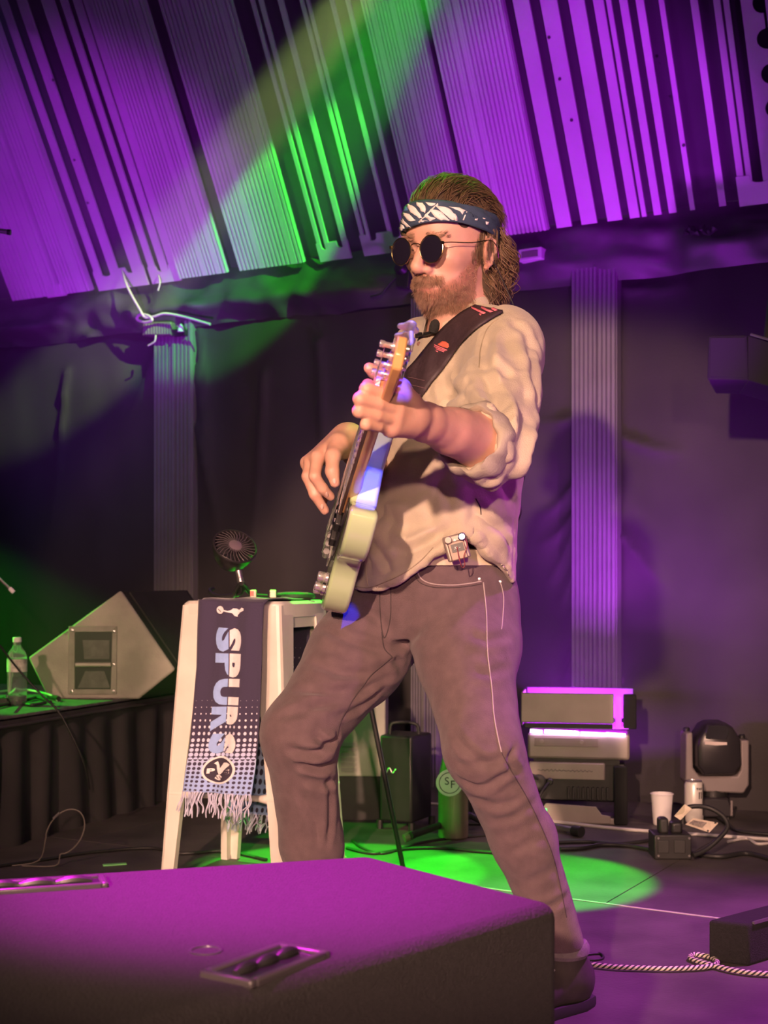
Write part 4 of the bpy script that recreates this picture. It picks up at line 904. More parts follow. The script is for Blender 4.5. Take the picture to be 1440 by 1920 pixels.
# ------------------------------------------------------------------ signed-distance modelling for organic shapes
class SDF:
    def __init__(s): s.pr = []
    def _add(s, fn, c, r, k, op): s.pr.append((fn, np.array(c, float), float(r), k, op)); return s
    def cone(s, a, b, ra, rb, k=.01, op='u'):
        a = np.array(a, float); b = np.array(b, float); ab = b - a; L2 = max(ab @ ab, 1e-12)
        def fn(p):
            t = np.clip((p - a) @ ab / L2, 0, 1); return np.linalg.norm(p - a - t[:, None] * ab, axis=1) - (ra + (rb - ra) * t)
        return s._add(fn, (a + b) / 2, math.sqrt(L2) / 2 + max(ra, rb), k, op)
    def chain(s, pts, rs, k=.01, op='u'):
        for i in range(len(pts) - 1): s.cone(pts[i], pts[i + 1], rs[i], rs[i + 1], k, op)
        return s
    def ell(s, c, r, M=None, k=.01, op='u'):
        c = np.array(c, float); r = np.array(r, float); Mt = np.eye(3) if M is None else np.array(M, float)   # columns of M: axes
        def fn(p):
            q = (p - c) @ Mt; k0 = np.linalg.norm(q / r, axis=1); k1 = np.linalg.norm(q / (r * r), axis=1) + 1e-9
            return np.where(k0 < 1e-3, -r.min(), k0 * (k0 - 1) / k1)
        return s._add(fn, c, r.max(), k, op)
    def box(s, c, h, rr, M=None, k=.01, op='u'):
        c = np.array(c, float); h = np.array(h, float); Mt = np.eye(3) if M is None else np.array(M, float)
        def fn(p):
            q = np.abs((p - c) @ Mt) - h + rr; return np.linalg.norm(np.maximum(q, 0), axis=1) + np.minimum(q.max(1), 0) - rr
        return s._add(fn, c, np.linalg.norm(h), k, op)
    def tube(s, tab, k=.02, op='u', rnd=.0):
        """elliptic stack: rows (z, cx, cy, half width, half depth, yaw degrees)"""
        T = np.array(sorted(tab), float); z0, z1 = T[0, 0], T[-1, 0]
        def fn(p):
            z = np.clip(p[:, 2], z0, z1); g = lambda i: np.interp(z, T[:, 0], T[:, i])
            yw = np.radians(g(5)); f = np.stack([-np.sin(yw), -np.cos(yw)], 1); l = np.stack([np.cos(yw), -np.sin(yw)], 1)
            dx = p[:, :2] - np.stack([g(1), g(2)], 1); a = (dx * l).sum(1); b = (dx * f).sum(1); w, d = g(3), g(4)
            q = np.sqrt((a / w) ** 2 + (b / d) ** 2) + 1e-9; q2 = np.sqrt((a / w ** 2) ** 2 + (b / d ** 2) ** 2) + 1e-9
            rad = q * (q - 1) / q2; vz = np.abs(p[:, 2] - z)
            return np.where(vz > 0, np.sqrt(np.maximum(rad, 0) ** 2 + vz ** 2), rad) - rnd
        c = [T[:, 1].mean(), T[:, 2].mean(), (z0 + z1) / 2]
        return s._add(fn, c, (z1 - z0) / 2 + T[:, 3:5].max() + .1, k, op)
    def fn(s, f, c, r, k=.005, op='i'): return s._add(f, c, r, k, op)
    def ev(s, p, pr=None):
        d = np.full(len(p), 1e3)
        for fn, c, r, k, op in (s.pr if pr is None else pr):
            e = fn(p)
            if op == 'u': h = np.clip(.5 + .5 * (d - e) / k, 0, 1); d = d * (1 - h) + e * h - k * h * (1 - h)
            else:
                if op == 's': e = -e
                h = np.clip(.5 - .5 * (d - e) / k, 0, 1); d = d * (1 - h) + e * h + k * h * (1 - h)
        return d
    def mesh(s, res, B=12):
        us = [q for q in s.pr if q[4] == 'u']
        lo = np.min([q[1] - q[2] for q in us], 0) - .03; hi = np.max([q[1] + q[2] for q in us], 0) + .03
        nb = np.ceil((hi - lo) / (res * B)).astype(int); half = res * B / 2
        bi = np.stack(np.meshgrid(*[np.arange(n) for n in nb], indexing='ij'), -1).reshape(-1, 3)
        ctr = lo + (bi + .5) * res * B; dc = s.ev(ctr); act = bi[np.abs(dc) < half * 1.7321 * 1.35 + .012]
        N = (nb * B + 2).astype(np.int64); cid = lambda i: (i[:, 0] * N[1] + i[:, 1]) * N[2] + i[:, 2]
        loc = np.stack(np.meshgrid(*[np.arange(B + 1)] * 3, indexing='ij'), -1).reshape(-1, 3)
        co = np.array([(x, y, z) for x in (0, 1) for y in (0, 1) for z in (0, 1)])
        E = [(a, b) for a in range(8) for b in range(a + 1, 8) if np.abs(co[a] - co[b]).sum() == 1]
        CI, CV, ED = [], [], []
        for b in act:
            c = lo + (b + .5) * res * B
            pr = [q for q in s.pr if np.linalg.norm(q[1] - c) - q[2] < half * 1.7321 + max(q[3], .0) * 1.6 + .01]
            if not pr: continue
            base = b * B; d = s.ev(lo + (base + loc) * res, pr).reshape(B + 1, B + 1, B + 1); sg = d < 0
            if sg.all() or not sg.any(): continue
            cor = np.stack([d[x:B + x, y:B + y, z:B + z] for x, y, z in co], -1).reshape(-1, 8); cs = cor < 0
            mx = np.where(cs.any(1) & ~cs.all(1))[0]; cor = cor[mx]; cs = cs[mx]
            cell = np.stack(np.unravel_index(mx, (B, B, B)), 1)
            acc = np.zeros((len(mx), 3)); cnt = np.zeros(len(mx))
            for a, e in E:
                m = cs[:, a] != cs[:, e]; t = cor[:, a] / (cor[:, a] - cor[:, e] + 1e-20)
                pt = co[a] + t[:, None] * (co[e] - co[a]); acc[m] += pt[m]; cnt[m] += 1
            CI.append(cid(base + cell)); CV.append(lo + (base + cell + acc / cnt[:, None]) * res)
            for ax in range(3):
                sl = [slice(0, B)] * 3; sh = [slice(0, B)] * 3; sh[ax] = slice(1, B + 1)
                A, Cc = sg[tuple(sl)], sg[tuple(sh)]; w = np.argwhere(A != Cc)
                if len(w): ED.append(np.column_stack([w + base, np.full(len(w), ax), A[tuple(w.T)]]))
        ci = np.concatenate(CI); cv = np.concatenate(CV); od = np.argsort(ci); ci = ci[od]; cv = cv[od]; ed = np.concatenate(ED)
        faces = []
        for ax in range(3):
            e = ed[ed[:, 3] == ax]; u, v = [(1, 2), (2, 0), (0, 1)][ax]; q = []
            for du, dv in ((-1, -1), (0, -1), (0, 0), (-1, 0)):
                i = e[:, :3].copy(); i[:, u] += du; i[:, v] += dv; k = cid(i); j = np.clip(np.searchsorted(ci, k), 0, len(ci) - 1)
                q.append(np.where(ci[j] == k, j, -1))
            q = np.stack(q, 1); ok = (q >= 0).all(1); q = q[ok]; fl = e[ok, 4] == 0; q[fl] = q[fl][:, ::-1]; faces.append(q)
        return cv, np.concatenate(faces)
def np_obj(name, v, f, m, parent=None, cut=None):
    me = bpy.data.meshes.new(name); me.vertices.add(len(v)); me.vertices.foreach_set('co', np.asarray(v, np.float32).ravel())
    me.loops.add(f.size); me.loops.foreach_set('vertex_index', np.asarray(f, np.int32).ravel())
    me.polygons.add(len(f)); me.polygons.foreach_set('loop_start', np.arange(0, f.size, 4, dtype=np.int32)); me.polygons.foreach_set('loop_total', np.full(len(f), 4, np.int32))
    me.polygons.foreach_set('use_smooth', np.ones(len(f), bool)); me.materials.append(m); me.update(calc_edges=True); me.validate()
    o = bpy.data.objects.new(name, me); COL.objects.link(o); return adopt(o, parent)
def vnormals(v, f):
    n = np.cross(v[f[:, 2]] - v[f[:, 0]], v[f[:, 3]] - v[f[:, 1]]); out = np.zeros_like(v)
    for i in range(4): np.add.at(out, f[:, i], n)
    return out / (np.linalg.norm(out, axis=1)[:, None] + 1e-12)
def relax(v, f, it=1, w=.5):
    for _ in range(it):
        acc = np.zeros_like(v); c = np.zeros(len(v)); ctr = v[f].mean(1)
        for i in range(4): np.add.at(acc, f[:, i], ctr); np.add.at(c, f[:, i], 1)
        v = v * (1 - w) + w * acc / np.maximum(c, 1)[:, None]
    return v
def bvh_of(v, f): return BVHTree.FromPolygons([tuple(x) for x in v], [tuple(int(i) for i in q) for q in f])
CAMO = Vector((0, 0, CAMH))
def hit(bvh, px, py, off=0.0):
    d = (P(px, py, 1.0) - CAMO).normalized(); loc, nr, idx, dist = bvh.ray_cast(CAMO, d)
    if loc is None: return None
    if nr.dot(d) > 0: nr = -nr
    return loc + nr * off
def creases(v, f, lines, bvh):
    n = vnormals(v, f); disp = np.zeros(len(v))
    for pts, depth, wd in lines:
        pts = [Vector((x, y, 0)) for x, y in pts]; pts = smoothline(pts, 4); q = [hit(bvh, p.x, p.y) for p in pts]; q = np.array([p for p in q if p is not None])
        if len(q) < 2: continue
        m = np.where((v > q.min(0) - 5 * wd).all(1) & (v < q.max(0) + 5 * wd).all(1))[0]; vv = v[m]; best = np.full(len(m), 9.); tt = np.zeros(len(m)); K = len(q) - 1
        for i in range(K):
            ab = q[i + 1] - q[i]; t = np.clip((vv - q[i]) @ ab / (ab @ ab + 1e-12), 0, 1); dd = np.linalg.norm(vv - q[i] - t[:, None] * ab, axis=1)
            u = dd < best; best[u] = dd[u]; tt[u] = (i + t[u]) / K
        env = np.clip(np.sin(np.pi * np.clip(tt * .9 + .05, 0, 1)) * 1.5, 0, 1)
        disp[m] += env * depth * (-np.exp(-(best / wd) ** 2) + .75 * np.exp(-((best - 2.0 * wd) / (wd * 1.1)) ** 2))
    return v + n * disp[:, None]
def vnoise(v, sc, seed):                        # smooth 3d noise from three 2d layers
    a, b, c = rnoise(seed), rnoise(seed + 1), rnoise(seed + 2)
    return (a(v[:, 0] * sc + 31, v[:, 2] * sc + 17) + b(v[:, 1] * sc + 23, v[:, 2] * sc + 5) + c(v[:, 0] * sc + 11, v[:, 1] * sc + 41)) / 1.5
def decal(name, poly, bvh, m, parent, off=.0015, cuts=3, th=.0008):
    bm = bmesh.new(); vs = [bm.verts.new((x, y, 0)) for x, y in poly]; bm.faces.new(vs); bmesh.ops.triangulate(bm, faces=bm.faces)
    if cuts: bmesh.ops.subdivide_edges(bm, edges=bm.edges, cuts=cuts, use_grid_fill=True)
    bm.verts.index_update(); pts = [hit(bvh, v.co.x, v.co.y, off) for v in bm.verts]; fs = [tuple(q.index for q in g.verts) for g in bm.faces]; bm.free()
    fs = [q for q in fs if all(pts[i] is not None for i in q)]; use = sorted({i for q in fs for i in q}); mp = {i: k for k, i in enumerate(use)}
    if not fs: return None
    o = mesh_obj(name, [pts[i] for i in use], [tuple(mp[i] for i in q) for q in fs], m, parent, smooth=True)
    md = o.modifiers.new('thick', 'SOLIDIFY'); md.thickness = th; md.offset = 0
    return o
def seam(name, pts, bvh, r, m, parent, off=.0006, n=5):
    q = [hit(bvh, p.x, p.y, off) for p in smoothline([Vector((x, y, 0)) for x, y in pts], 8)]; q = [p for p in q if p is not None]
    return MB().tube(q, r, n).build(name, m, parent, smooth=80)
# ------------------------------------------------------------------ the bass player
M_skin = mat('skin', (.62, .36, .27), .48, var=.10, vscale=30, bump=.12, bscale=400, sss=.12)
M_shirt = mat('khaki_cotton_shirt', (.50, .44, .33), .85, var=.10, vscale=14, bump=.35, bscale=420, sheen=.2)
M_jeans = mat('faded_grey_plum_denim', (.130, .088, .095), .85, var=.16, vscale=40, bump=.45, bscale=520, sheen=.15)
M_stitch = mat('pale_seam_thread', (.42, .36, .36), .8, var=0)
M_seamd = mat('dark_seam', (.06, .045, .05), .9, var=0)
M_hair = mat('brown_hair', (.055, .034, .02), .85, var=.3, vscale=60)
M_beard = mat('ginger_beard_hair', (.36, .22, .15), .6, var=.4, vscale=90)
M_shoe = mat('dark_suede_shoe', (.06, .05, .05), .8, var=.2, vscale=40)
M_sole = mat('black_rubber_sole', (.03, .03, .03), .7, var=.1)

pel = P(803, 1110, 2.86)
person = empty('person', Vector((P(820, 1100, 2.85).x, 2.85, 0)), 'person in khaki shirt, grey jeans, patterned headband and round sunglasses playing a green bass', 'person')
# head frame
hy, hp = R(40), R(6)
fh0 = Vector((-math.sin(hy), -math.cos(hy), 0)); HL = Vector((math.cos(hy), -math.sin(hy), 0))
HF = (fh0 * math.cos(hp) - UP * math.sin(hp)).normalized(); HU = HL.cross(HF) * -1
if HU.z < 0: HU = -HU
rl_ = R(4.5); HL, HU = (HL * math.cos(rl_) - HU * math.sin(rl_)), (HU * math.cos(rl_) + HL * math.sin(rl_))
HO = P(850, 477, 2.80)
HM = np.array([HF[:], HL[:], HU[:]]).T
def H(f, l, u): return HO + HF * f + HL * l + HU * u
def to_head(v): return (np.asarray(v) - np.array(HO[:])) @ HM
# joints
NB = P(868, 606, 2.85)
SHL, ELL, WRL = P(946, 668, 2.71), P(924, 838, 2.46), P(772, 782, 2.22)
SHR, ELR, WRR = P(800, 660, 2.98), Vector((.0, 2.94, 1.05)), P(655, 823, 2.665)
HIL, KNL, ANL = P(858, 1150, 2.80), P(906, 1402, 2.62), P(1047, 1765, 2.76)
HIR, KNR, ANR = P(735, 1142, 2.93), P(561, 1377, 2.74), P(606, 1775, 2.90)

# ---- body (one continuous skin surface)
B_ = SDF()
B_.ell(H(.012, 0, .045), (.099, .0785, .088), HM, .01)
B_.ell(H(.036, 0, -.018), (.060, .061, .078), HM, .03)
B_.ell(H(.038, 0, -.060), (.052, .050, .040), HM, .025)
B_.ell(H(.078, 0, -.080), (.021, .024, .019), HM, .02)
B_.cone(H(.086, -.034, .026), H(.086, .034, .026), .011, .011, .015)
for sg in (-1, 1):
    B_.ell(H(.066, sg * .045, -.016), (.022, .018, .017), HM, .02)
    B_.ell(H(.104, sg * .032, .004), (.018, .021, .014), HM, .010, 's')
    B_.ell(H(.066, sg * .032, .004), (.016, .016, .013), HM, .006)
B_.chain([H(.092, 0, .018), H(.109, 0, -.010), H(.121, 0, -.031)], [.0085, .0095, .0115], .008)
B_.ell(H(.114, 0, -.036), (.0145, .0135, .0105), HM, .006)
for sg in (-1, 1):
    B_.ell(H(.102, sg * .0150, -.038), (.012, .0082, .0085), HM, .005)
    B_.ell(H(.110, sg * .0065, -.048), (.004, .0032, .004), HM, .003, 's')
B_.ell(H(.088, 0, -.060), (.015, .026, .016), HM, .012)
B_.chain([H(.090, -.024, -.065), H(.103, -.008, -.0605), H(.104, 0, -.062), H(.103, .008, -.0605), H(.090, .024, -.065)], [.003, .005, .0048, .005, .003], .004)
B_.chain([H(.089, -.021, -.069), H(.101, 0, -.0735), H(.089, .021, -.069)], [.003, .0062, .003], .004)
B_.chain([H(.096, -.024, -.0665), H(.1075, 0, -.0672), H(.096, .024, -.0665)], [.0012, .0016, .0012], .003, 's')
for sg in (-1, 1):                                   # ears
    ez = Matrix((HF, HL, HU)).transposed()
    B_.ell(H(-.008, sg * .080, .000), (.017, .006, .030), HM, .006)
    B_.chain([H(.006, sg * .083, -.012), H(.008, sg * .087, .015), H(-.004, sg * .087, .027), H(-.018, sg * .089, .020), H(-.021, sg * .088, .0), H(-.014, sg * .084, -.022), H(.0, sg * .081, -.031)], [.003, .0032, .0036, .0036, .0032, .0032, .0056], .004)
    B_.ell(H(-.006, sg * .0885, .006), (.0105, .0055, .017), HM, .004, 's')
    B_.ell(H(.004, sg * .083, -.004), (.004, .005, .006), HM, .003)
B_.cone(H(-.022, 0, -.045), NB, .053, .060, .03)
B_.cone(H(.03, 0, -.085), P(842, 605, 2.80), .030, .03, .03)             # front of the throat
B_.cone(NB, P(866, 700, 2.87), .065, .085, .04)
B_.cone(P(866, 690, 2.87), P(812, 1080, 2.87), .085, .085, .04)
B_.cone(P(890, 655, 2.80), SHL, .045, .045, .04).cone(SHL, ELL, .048, .042, .02)
B_.cone(P(840, 655, 2.92), SHR, .045, .045, .04).cone(SHR, ELR, .048, .042, .02)
for a, b, c in ((HIL, KNL, ANL), (HIR, KNR, ANR)):
    B_.cone(P(810, 1090, 2.87), a, .06, .06, .04).cone(a, b, .055, .045, .02).cone(b, c, .042, .032, .02)
def lerp(a, b, t): return a * (1 - t) + b * t
# left forearm + fretting hand
B_.chain([ELL, lerp(ELL, WRL, .22), lerp(ELL, WRL, .55), lerp(ELL, WRL, .85), WRL], [.043, .0445, .038, .0305, .0285], .012)
B_.cone(lerp(ELL, WRL, .1) + UP * .012, lerp(ELL, WRL, .45) + UP * .004, .034, .034, .02)
Lm = [P(742, 750, 2.165), P(745, 769, 2.160), P(741, 788, 2.165), P(731, 804, 2.178)]
Lp = [P(687, 729, 2.115), P(675, 748, 2.112), P(673, 771, 2.118), P(686, 796, 2.128)]
Ld = [P(690, 722, 2.155), P(681, 742, 2.157), P(680, 764, 2.165), P(690, 788, 2.170)]
Lt = [P(703, 726, 2.172), P(696, 746, 2.178), P(694, 768, 2.186), P(701, 790, 2.192)]
for i, (a, b, c, d) in enumerate(zip(Lm, Lp, Ld, Lt)):
    r = (.0100, .0102, .0097, .0085)[i]
    B_.cone(lerp(WRL, a, .12), a, .021, .0125, .016)
    mid = lerp(a, b, .5) + Vector((0, -.006, 0))
    B_.chain([a, mid, b, c, d], [r * 1.12, r * 1.0, r * 1.06, r * .93, r * .82], .0035)
B_.cone(P(766, 792, 2.205), P(738, 800, 2.175), .022, .014, .014)
tb = [P(766, 758, 2.20), P(752, 728, 2.20), P(727, 708, 2.205), P(703, 697, 2.195), P(692, 690, 2.185)]
B_.cone(WRL, tb[0], .026, .020, .015).chain(tb, [.0195, .0150, .0112, .0105, .0088], .008)
# right forearm + plucking hand
B_.chain([ELR, lerp(ELR, WRR, .3), lerp(ELR, WRR, .8), WRR], [.042, .043, .031, .0285], .012)
Rm = [P(596, 858, 2.585), P(583, 866, 2.605), P(577, 868, 2.635), P(580, 866, 2.665)]
Rp = [P(590, 893, 2.555), P(577, 893, 2.575), P(580, 898, 2.615), P(584, 893, 2.655)]
Rd = [P(605, 916, 2.565), P(590, 927, 2.575), P(593, 921, 2.63), P(597, 913, 2.67)]
Rt = [P(620, 931, 2.580), P(609, 957, 2.590), P(607, 938, 2.64), P(611, 926, 2.68)]
for i, (a, b, c, d) in enumerate(zip(Rm, Rp, Rd, Rt)):
    r = (.0104, .0106, .0098, .0088)[i]
    B_.cone(lerp(WRR, a, .10), a, .024, .0150, .016)
    B_.chain([a, b, c, d], [r * 1.22, r * 1.05, r * .96, r * .80], .004)
rt = [P(634, 832, 2.60), P(624, 855, 2.555), P(623, 884, 2.535), P(628, 905, 2.535)]
B_.cone(WRR, rt[0], .026, .020, .015).chain(rt, [.0185, .0138, .0118, .0095], .008)
bv, bf = B_.mesh(.0026); bv = relax(bv, bf, 1, .35)
hl = to_head(bv)
def skin_mat():
    m = M_skin.copy(); m.name = 'skin_with_lip_tint'; nt = m.node_tree; b = nt.nodes['Principled BSDF']; src = b.inputs['Base Color'].links[0].from_socket
    at = nt.nodes.new('ShaderNodeAttribute'); at.attribute_name = 'tint'
    x = nt.nodes.new('ShaderNodeMix'); x.data_type = 'RGBA'; x.blend_type = 'MULTIPLY'; x.inputs[0].default_value = 1
    nt.links.new(src, x.inputs[6]); nt.links.new(at.outputs['Color'], x.inputs[7]); nt.links.new(x.outputs[2], b.inputs['Base Color']); return m
body = np_obj('body', bv, bf, skin_mat(), person)
tint = np.ones((len(bv), 4), np.float32)
near = (np.linalg.norm(hl, axis=1) < .2)
lip = near & (hl[:, 0] > .09) & (np.abs(hl[:, 1]) < .022) & (hl[:, 2] > -.0775) & (hl[:, 2] < -.0665); tint[lip, :3] = (.92, .70, .70)
aL = np.abs(hl[:, 1]); ss = lambda x, a, b: (lambda t: t * t * (3 - 2 * t))(np.clip((x - a) / (b - a), 0, 1)); F_, U_ = hl[:, 0], hl[:, 2]
wob = .006 * vnoise(bv, 90, 7)
w_cheek = ss(F_, -.006, .004) * ss(.010 - .95 * F_ - U_ + wob, -.006, .012) * ss(aL, .012, .024)
w_must = ss(F_, .072, .084) * ss(-aL, -.044, -.030) * ss(-U_, .045, .050) * ss(U_, -.0675, -.0640)
w_chin = ss(F_, .01, .03) * ss(-U_ + wob, .073, .080) * ss(-aL, -.06, -.04)
w_side = ss(F_, -.004, .003) * ss(-F_, -.028, -.018) * ss(-U_, -.04, -.02) * ss(aL, .05, .06)
wb_ = np.where(near, np.clip(w_cheek + 1.2 * w_must + w_chin + .9 * w_side, 0, 1) * ss(U_, -.124, -.112), 0); wb_[lip] = 0
tint[:, :3] *= 1 - wb_[:, None] * np.array([.26, .38, .42])
ca = body.data.color_attributes.new('tint', 'FLOAT_COLOR', 'POINT'); ca.data.foreach_set('color', tint.ravel())
bn = vnormals(bv, bf)
for sg in (-1, 1): MB().lathe(H(.066, sg * .032, .004), HF, [(.001, -.012), (.009, -.009), (.0124, 0), (.0105, .0065), (.006, .0108), (.001, .0125)], 20).build('eye', M_white, person)
# finger nails on the plucking thumb and fingers, fretting thumb
M_nail = mat('nail', (.70, .46, .40), .3, var=0)
bbvh = bvh_of(bv, bf)
for px, py, rx, ry in ((627, 902, 4.2, 5), (613, 927, 3.2, 4.5), (604, 950, 3.2, 5), (691, 690, 4.5, 4)):
    decal('nail', [(px + rx * math.cos(t), py + ry * math.sin(t)) for t in [2 * math.pi * i / 14 for i in range(14)]], bbvh, M_nail, person, .0006, 1, .0006)

# ---- jeans
J = SDF()
zt = lambda py, Y=2.86: CAMH + (HOR - py) * Y / FPX
cxy = lambda px, Y: ((px - 720) * Y / FPX, Y)
J.tube([(zt(1190), *cxy(797, 2.87), .158, .118, 48), (zt(1130), *cxy(802, 2.87), .172, .132, 48), (zt(1080), *cxy(806, 2.87), .168, .130, 50), (zt(1030), *cxy(812, 2.875), .160, .128, 52)], .03, rnd=.004)
J.chain([HIL, lerp(HIL, KNL, .35), KNL, P(982, 1575, 2.685), ANL], [.104, .094, .071, .0585, .050], .03)
J.chain([HIR, lerp(HIR, KNR, .4), KNR, lerp(KNR, ANR, .5), ANR], [.108, .097, .072, .060, .055], .03)
J.cone(P(880, 1120, 2.84), P(885, 1200, 2.80), .10, .10, .04)             # seat
J.fn(lambda p: p[:, 2] - (zt(1046) + .0), (0, 2.9, .9), 5, .004, 'i')
lowL = ANL.z - .012
J.fn(lambda p: lowL - p[:, 2], (0, 2.9, .1), 5, .004, 'i')
jv, jf = J.mesh(.0042); jv = relax(jv, jf, 1, .5); jb0 = bvh_of(jv, jf)
CR = .0065
jl = [([(584, 1240), (640, 1262), (700, 1262), (760, 1235)], .006, .010), ([(560, 1290), (620, 1300), (690, 1285), (758, 1255)], .006, .009),
      ([(600, 1175), (660, 1205), (720, 1222)], .005, .009), ([(575, 1320), (640, 1318), (700, 1290)], .005, .008), ([(520, 1345), (580, 1330), (640, 1310)], .004, .010),
      ([(545, 1405), (585, 1412), (630, 1392)], .009, .008), ([(560, 1430), (600, 1440), (634, 1424)], .008, .008), ([(575, 1460), (610, 1470), (636, 1455)], .005, .008), ([(590, 1380), (615, 1395), (632, 1380)], .008, .007),
      ([(560, 1480), (590, 1540), (600, 1590)], .004, .008), ([(615, 1450), (620, 1520), (612, 1590)], .004, .007),
      ([(862, 1460), (905, 1475), (960, 1440)], .005, .008), ([(850, 1430), (890, 1435), (950, 1420)], .004, .009), ([(880, 1495), (930, 1508), (975, 1500)], .0035, .009), ([(925, 1540), (960, 1530), (1010, 1500)], .003, .009),
      ([(965, 1400), (955, 1430), (975, 1450)], .006, .007), ([(850, 1375), (880, 1410), (915, 1435)], .004, .008), ([(960, 1600), (990, 1580), (1025, 1570)], .002, .010), ([(985, 1660), (1010, 1640), (1040, 1630)], .002, .010),
      ([(955, 1190), (915, 1200), (880, 1190)], .004, .009), ([(950, 1250), (920, 1262), (890, 1258)], .004, .009), ([(740, 1230), (770, 1290), (800, 1340)], .005, .010), ([(990, 1700), (1030, 1700), (1065, 1680)], .004, .008),
      ([(640, 1130), (690, 1150), (718, 1165)], .004, .010), ([(790, 1180), (760, 1205), (730, 1215)], .004, .010), ([(620, 1340), (665, 1330), (720, 1290)], .005, .008)]
jv = creases(jv, jf, jl, jb0)
jn = vnormals(jv, jf); jv = jv + jn * (.0022 * vnoise(jv, 18, 51) + .0012 * vnoise(jv, 45, 61))[:, None]
jeans = np_obj('jeans', jv, jf, M_jeans, person); jb = bvh_of(jv, jf)
seam('outer_seam', [(906, 1092), (912, 1150), (914, 1220), (922, 1290), (926, 1340), (934, 1385), (940, 1410)], jb, .0014, M_stitch, jeans)
seam('outer_seam', [(938, 1092), (944, 1120), (942, 1165), (940, 1180)], jb, .0012, M_stitch, jeans)
seam('outer_seam', [(940, 1410), (955, 1440), (985, 1490), (1010, 1540), (1035, 1600), (1050, 1660), (1062, 1720)], jb, .0010, M_seamd, jeans)
seam('pocket_seam', [(780, 1065), (790, 1085), (812, 1095), (850, 1097), (880, 1094), (902, 1090)], jb, .0013, M_stitch, jeans)
seam('pocket_seam', [(775, 1070), (786, 1091), (812, 1101), (850, 1102), (882, 1099), (903, 1095)], jb, .0010, M_seamd, jeans)
seam('fly_seam', [(712, 1100), (713, 1140), (716, 1180), (722, 1195), (732, 1160), (733, 1100)], jb, .0012, M_seamd, jeans)
seam('fly_seam', [(716, 1185), (720, 1215), (735, 1232)], jb, .0012, M_seamd, jeans)
seam('inner_seam', [(735, 1232), (700, 1262), (670, 1300), (640, 1350), (632, 1380)], jb, .0012, M_seamd, jeans)
seam('waist_seam', [(720, 1078), (780, 1068), (840, 1056), (900, 1052)], jb, .0011, M_seamd, jeans)
for px, py in ((899, 1086), (938, 1091)): 
    q = hit(jb, px, py, .0)
    if q: MB().lathe(q, (P(px, py, 2) - q).normalized(), [(.0035, 0), (.003, .0018), (.001, .0022)], 10).build('rivet', M_steel, jeans)
# belt
def ring_pts(z, px, Y, w, d, yaw, n=64):
    c = Vector(((px - 720) * Y / FPX, Y, z)); f = Vector((-math.sin(R(yaw)), -math.cos(R(yaw)), 0)); l = Vector((math.cos(R(yaw)), -math.sin(R(yaw)), 0))
    return [c + l * (w * math.cos(t)) + f * (d * math.sin(t)) for t in [2 * math.pi * i / n for i in range(n)]]
MB().loft([ring_pts(zt(1062), 808, 2.87, .172, .138, 50), ring_pts(zt(1061), 808, 2.87, .176, .142, 50), ring_pts(zt(1034), 811, 2.87, .170, .138, 51), ring_pts(zt(1032), 811, 2.87, .162, .130, 51)], cap=False).build('belt', mat('cream_canvas_belt', (.60, .53, .38), .7, var=.15, vscale=40), person)

# ---- shirt
S_ = SDF(); Yt = lambda py: 2.85 + (900 - py) * .00006
rows = [(1128, 806, .176, .140, 52), (1100, 808, .184, .150, 52), (1040, 813, .186, .154, 53), (985, 818, .185, .152, 55), (920, 832, .182, .143, 57), (850, 851, .178, .131, 59), (760, 867, .176, .124, 60), (690, 874, .170, .112, 60), (650, 874, .145, .095, 60), (622, 870, .095, .078, 58), (600, 866, .064, .062, 55)]
S_.tube([(zt(py, Yt(py)), *cxy(px, Yt(py)), w, d, yw) for py, px, w, d, yw in rows], .03, rnd=.003)
S_.cone(P(905, 640, 2.78), SHL, .062, .072, .05).cone(P(888, 616, 2.80), P(948, 632, 2.75), .040, .058, .04)
S_.chain([SHL, lerp(SHL, ELL, .5), ELL + Vector((.004, 0, .004))], [.076, .073, .068], .035)
cuffA = lerp(ELL, WRL, .02); cuffB = lerp(ELL, WRL, .26)
S_.cone(ELL, cuffB, .064, .056, .02)
S_.cone(P(835, 640, 2.92), SHR, .055, .07, .05).chain([SHR, lerp(SHR, ELR, .5), ELR], [.072, .068, .062], .03).cone(ELR, lerp(ELR, WRR, .2), .058, .052, .02)
hx = [P(x, y, 2.73) for x, y in ((560, 1095), (640, 1092), (665, 1108), (690, 1112), (725, 1100), (760, 1084), (792, 1062), (815, 1038), (832, 1018), (850, 1005), (880, 1002), (893, 1012), (910, 1036), (935, 1060), (962, 1092), (1010, 1100))]
hX = np.array([p.x for p in hx]); hZ = np.array([p.z for p in hx])
S_.fn(lambda p: np.interp(p[:, 0], hX, hZ) - p[:, 2] - np.where(p[:, 2] > 1.08, 9.0, 0.0), (0, 2.9, .9), 5, .004, 'i')
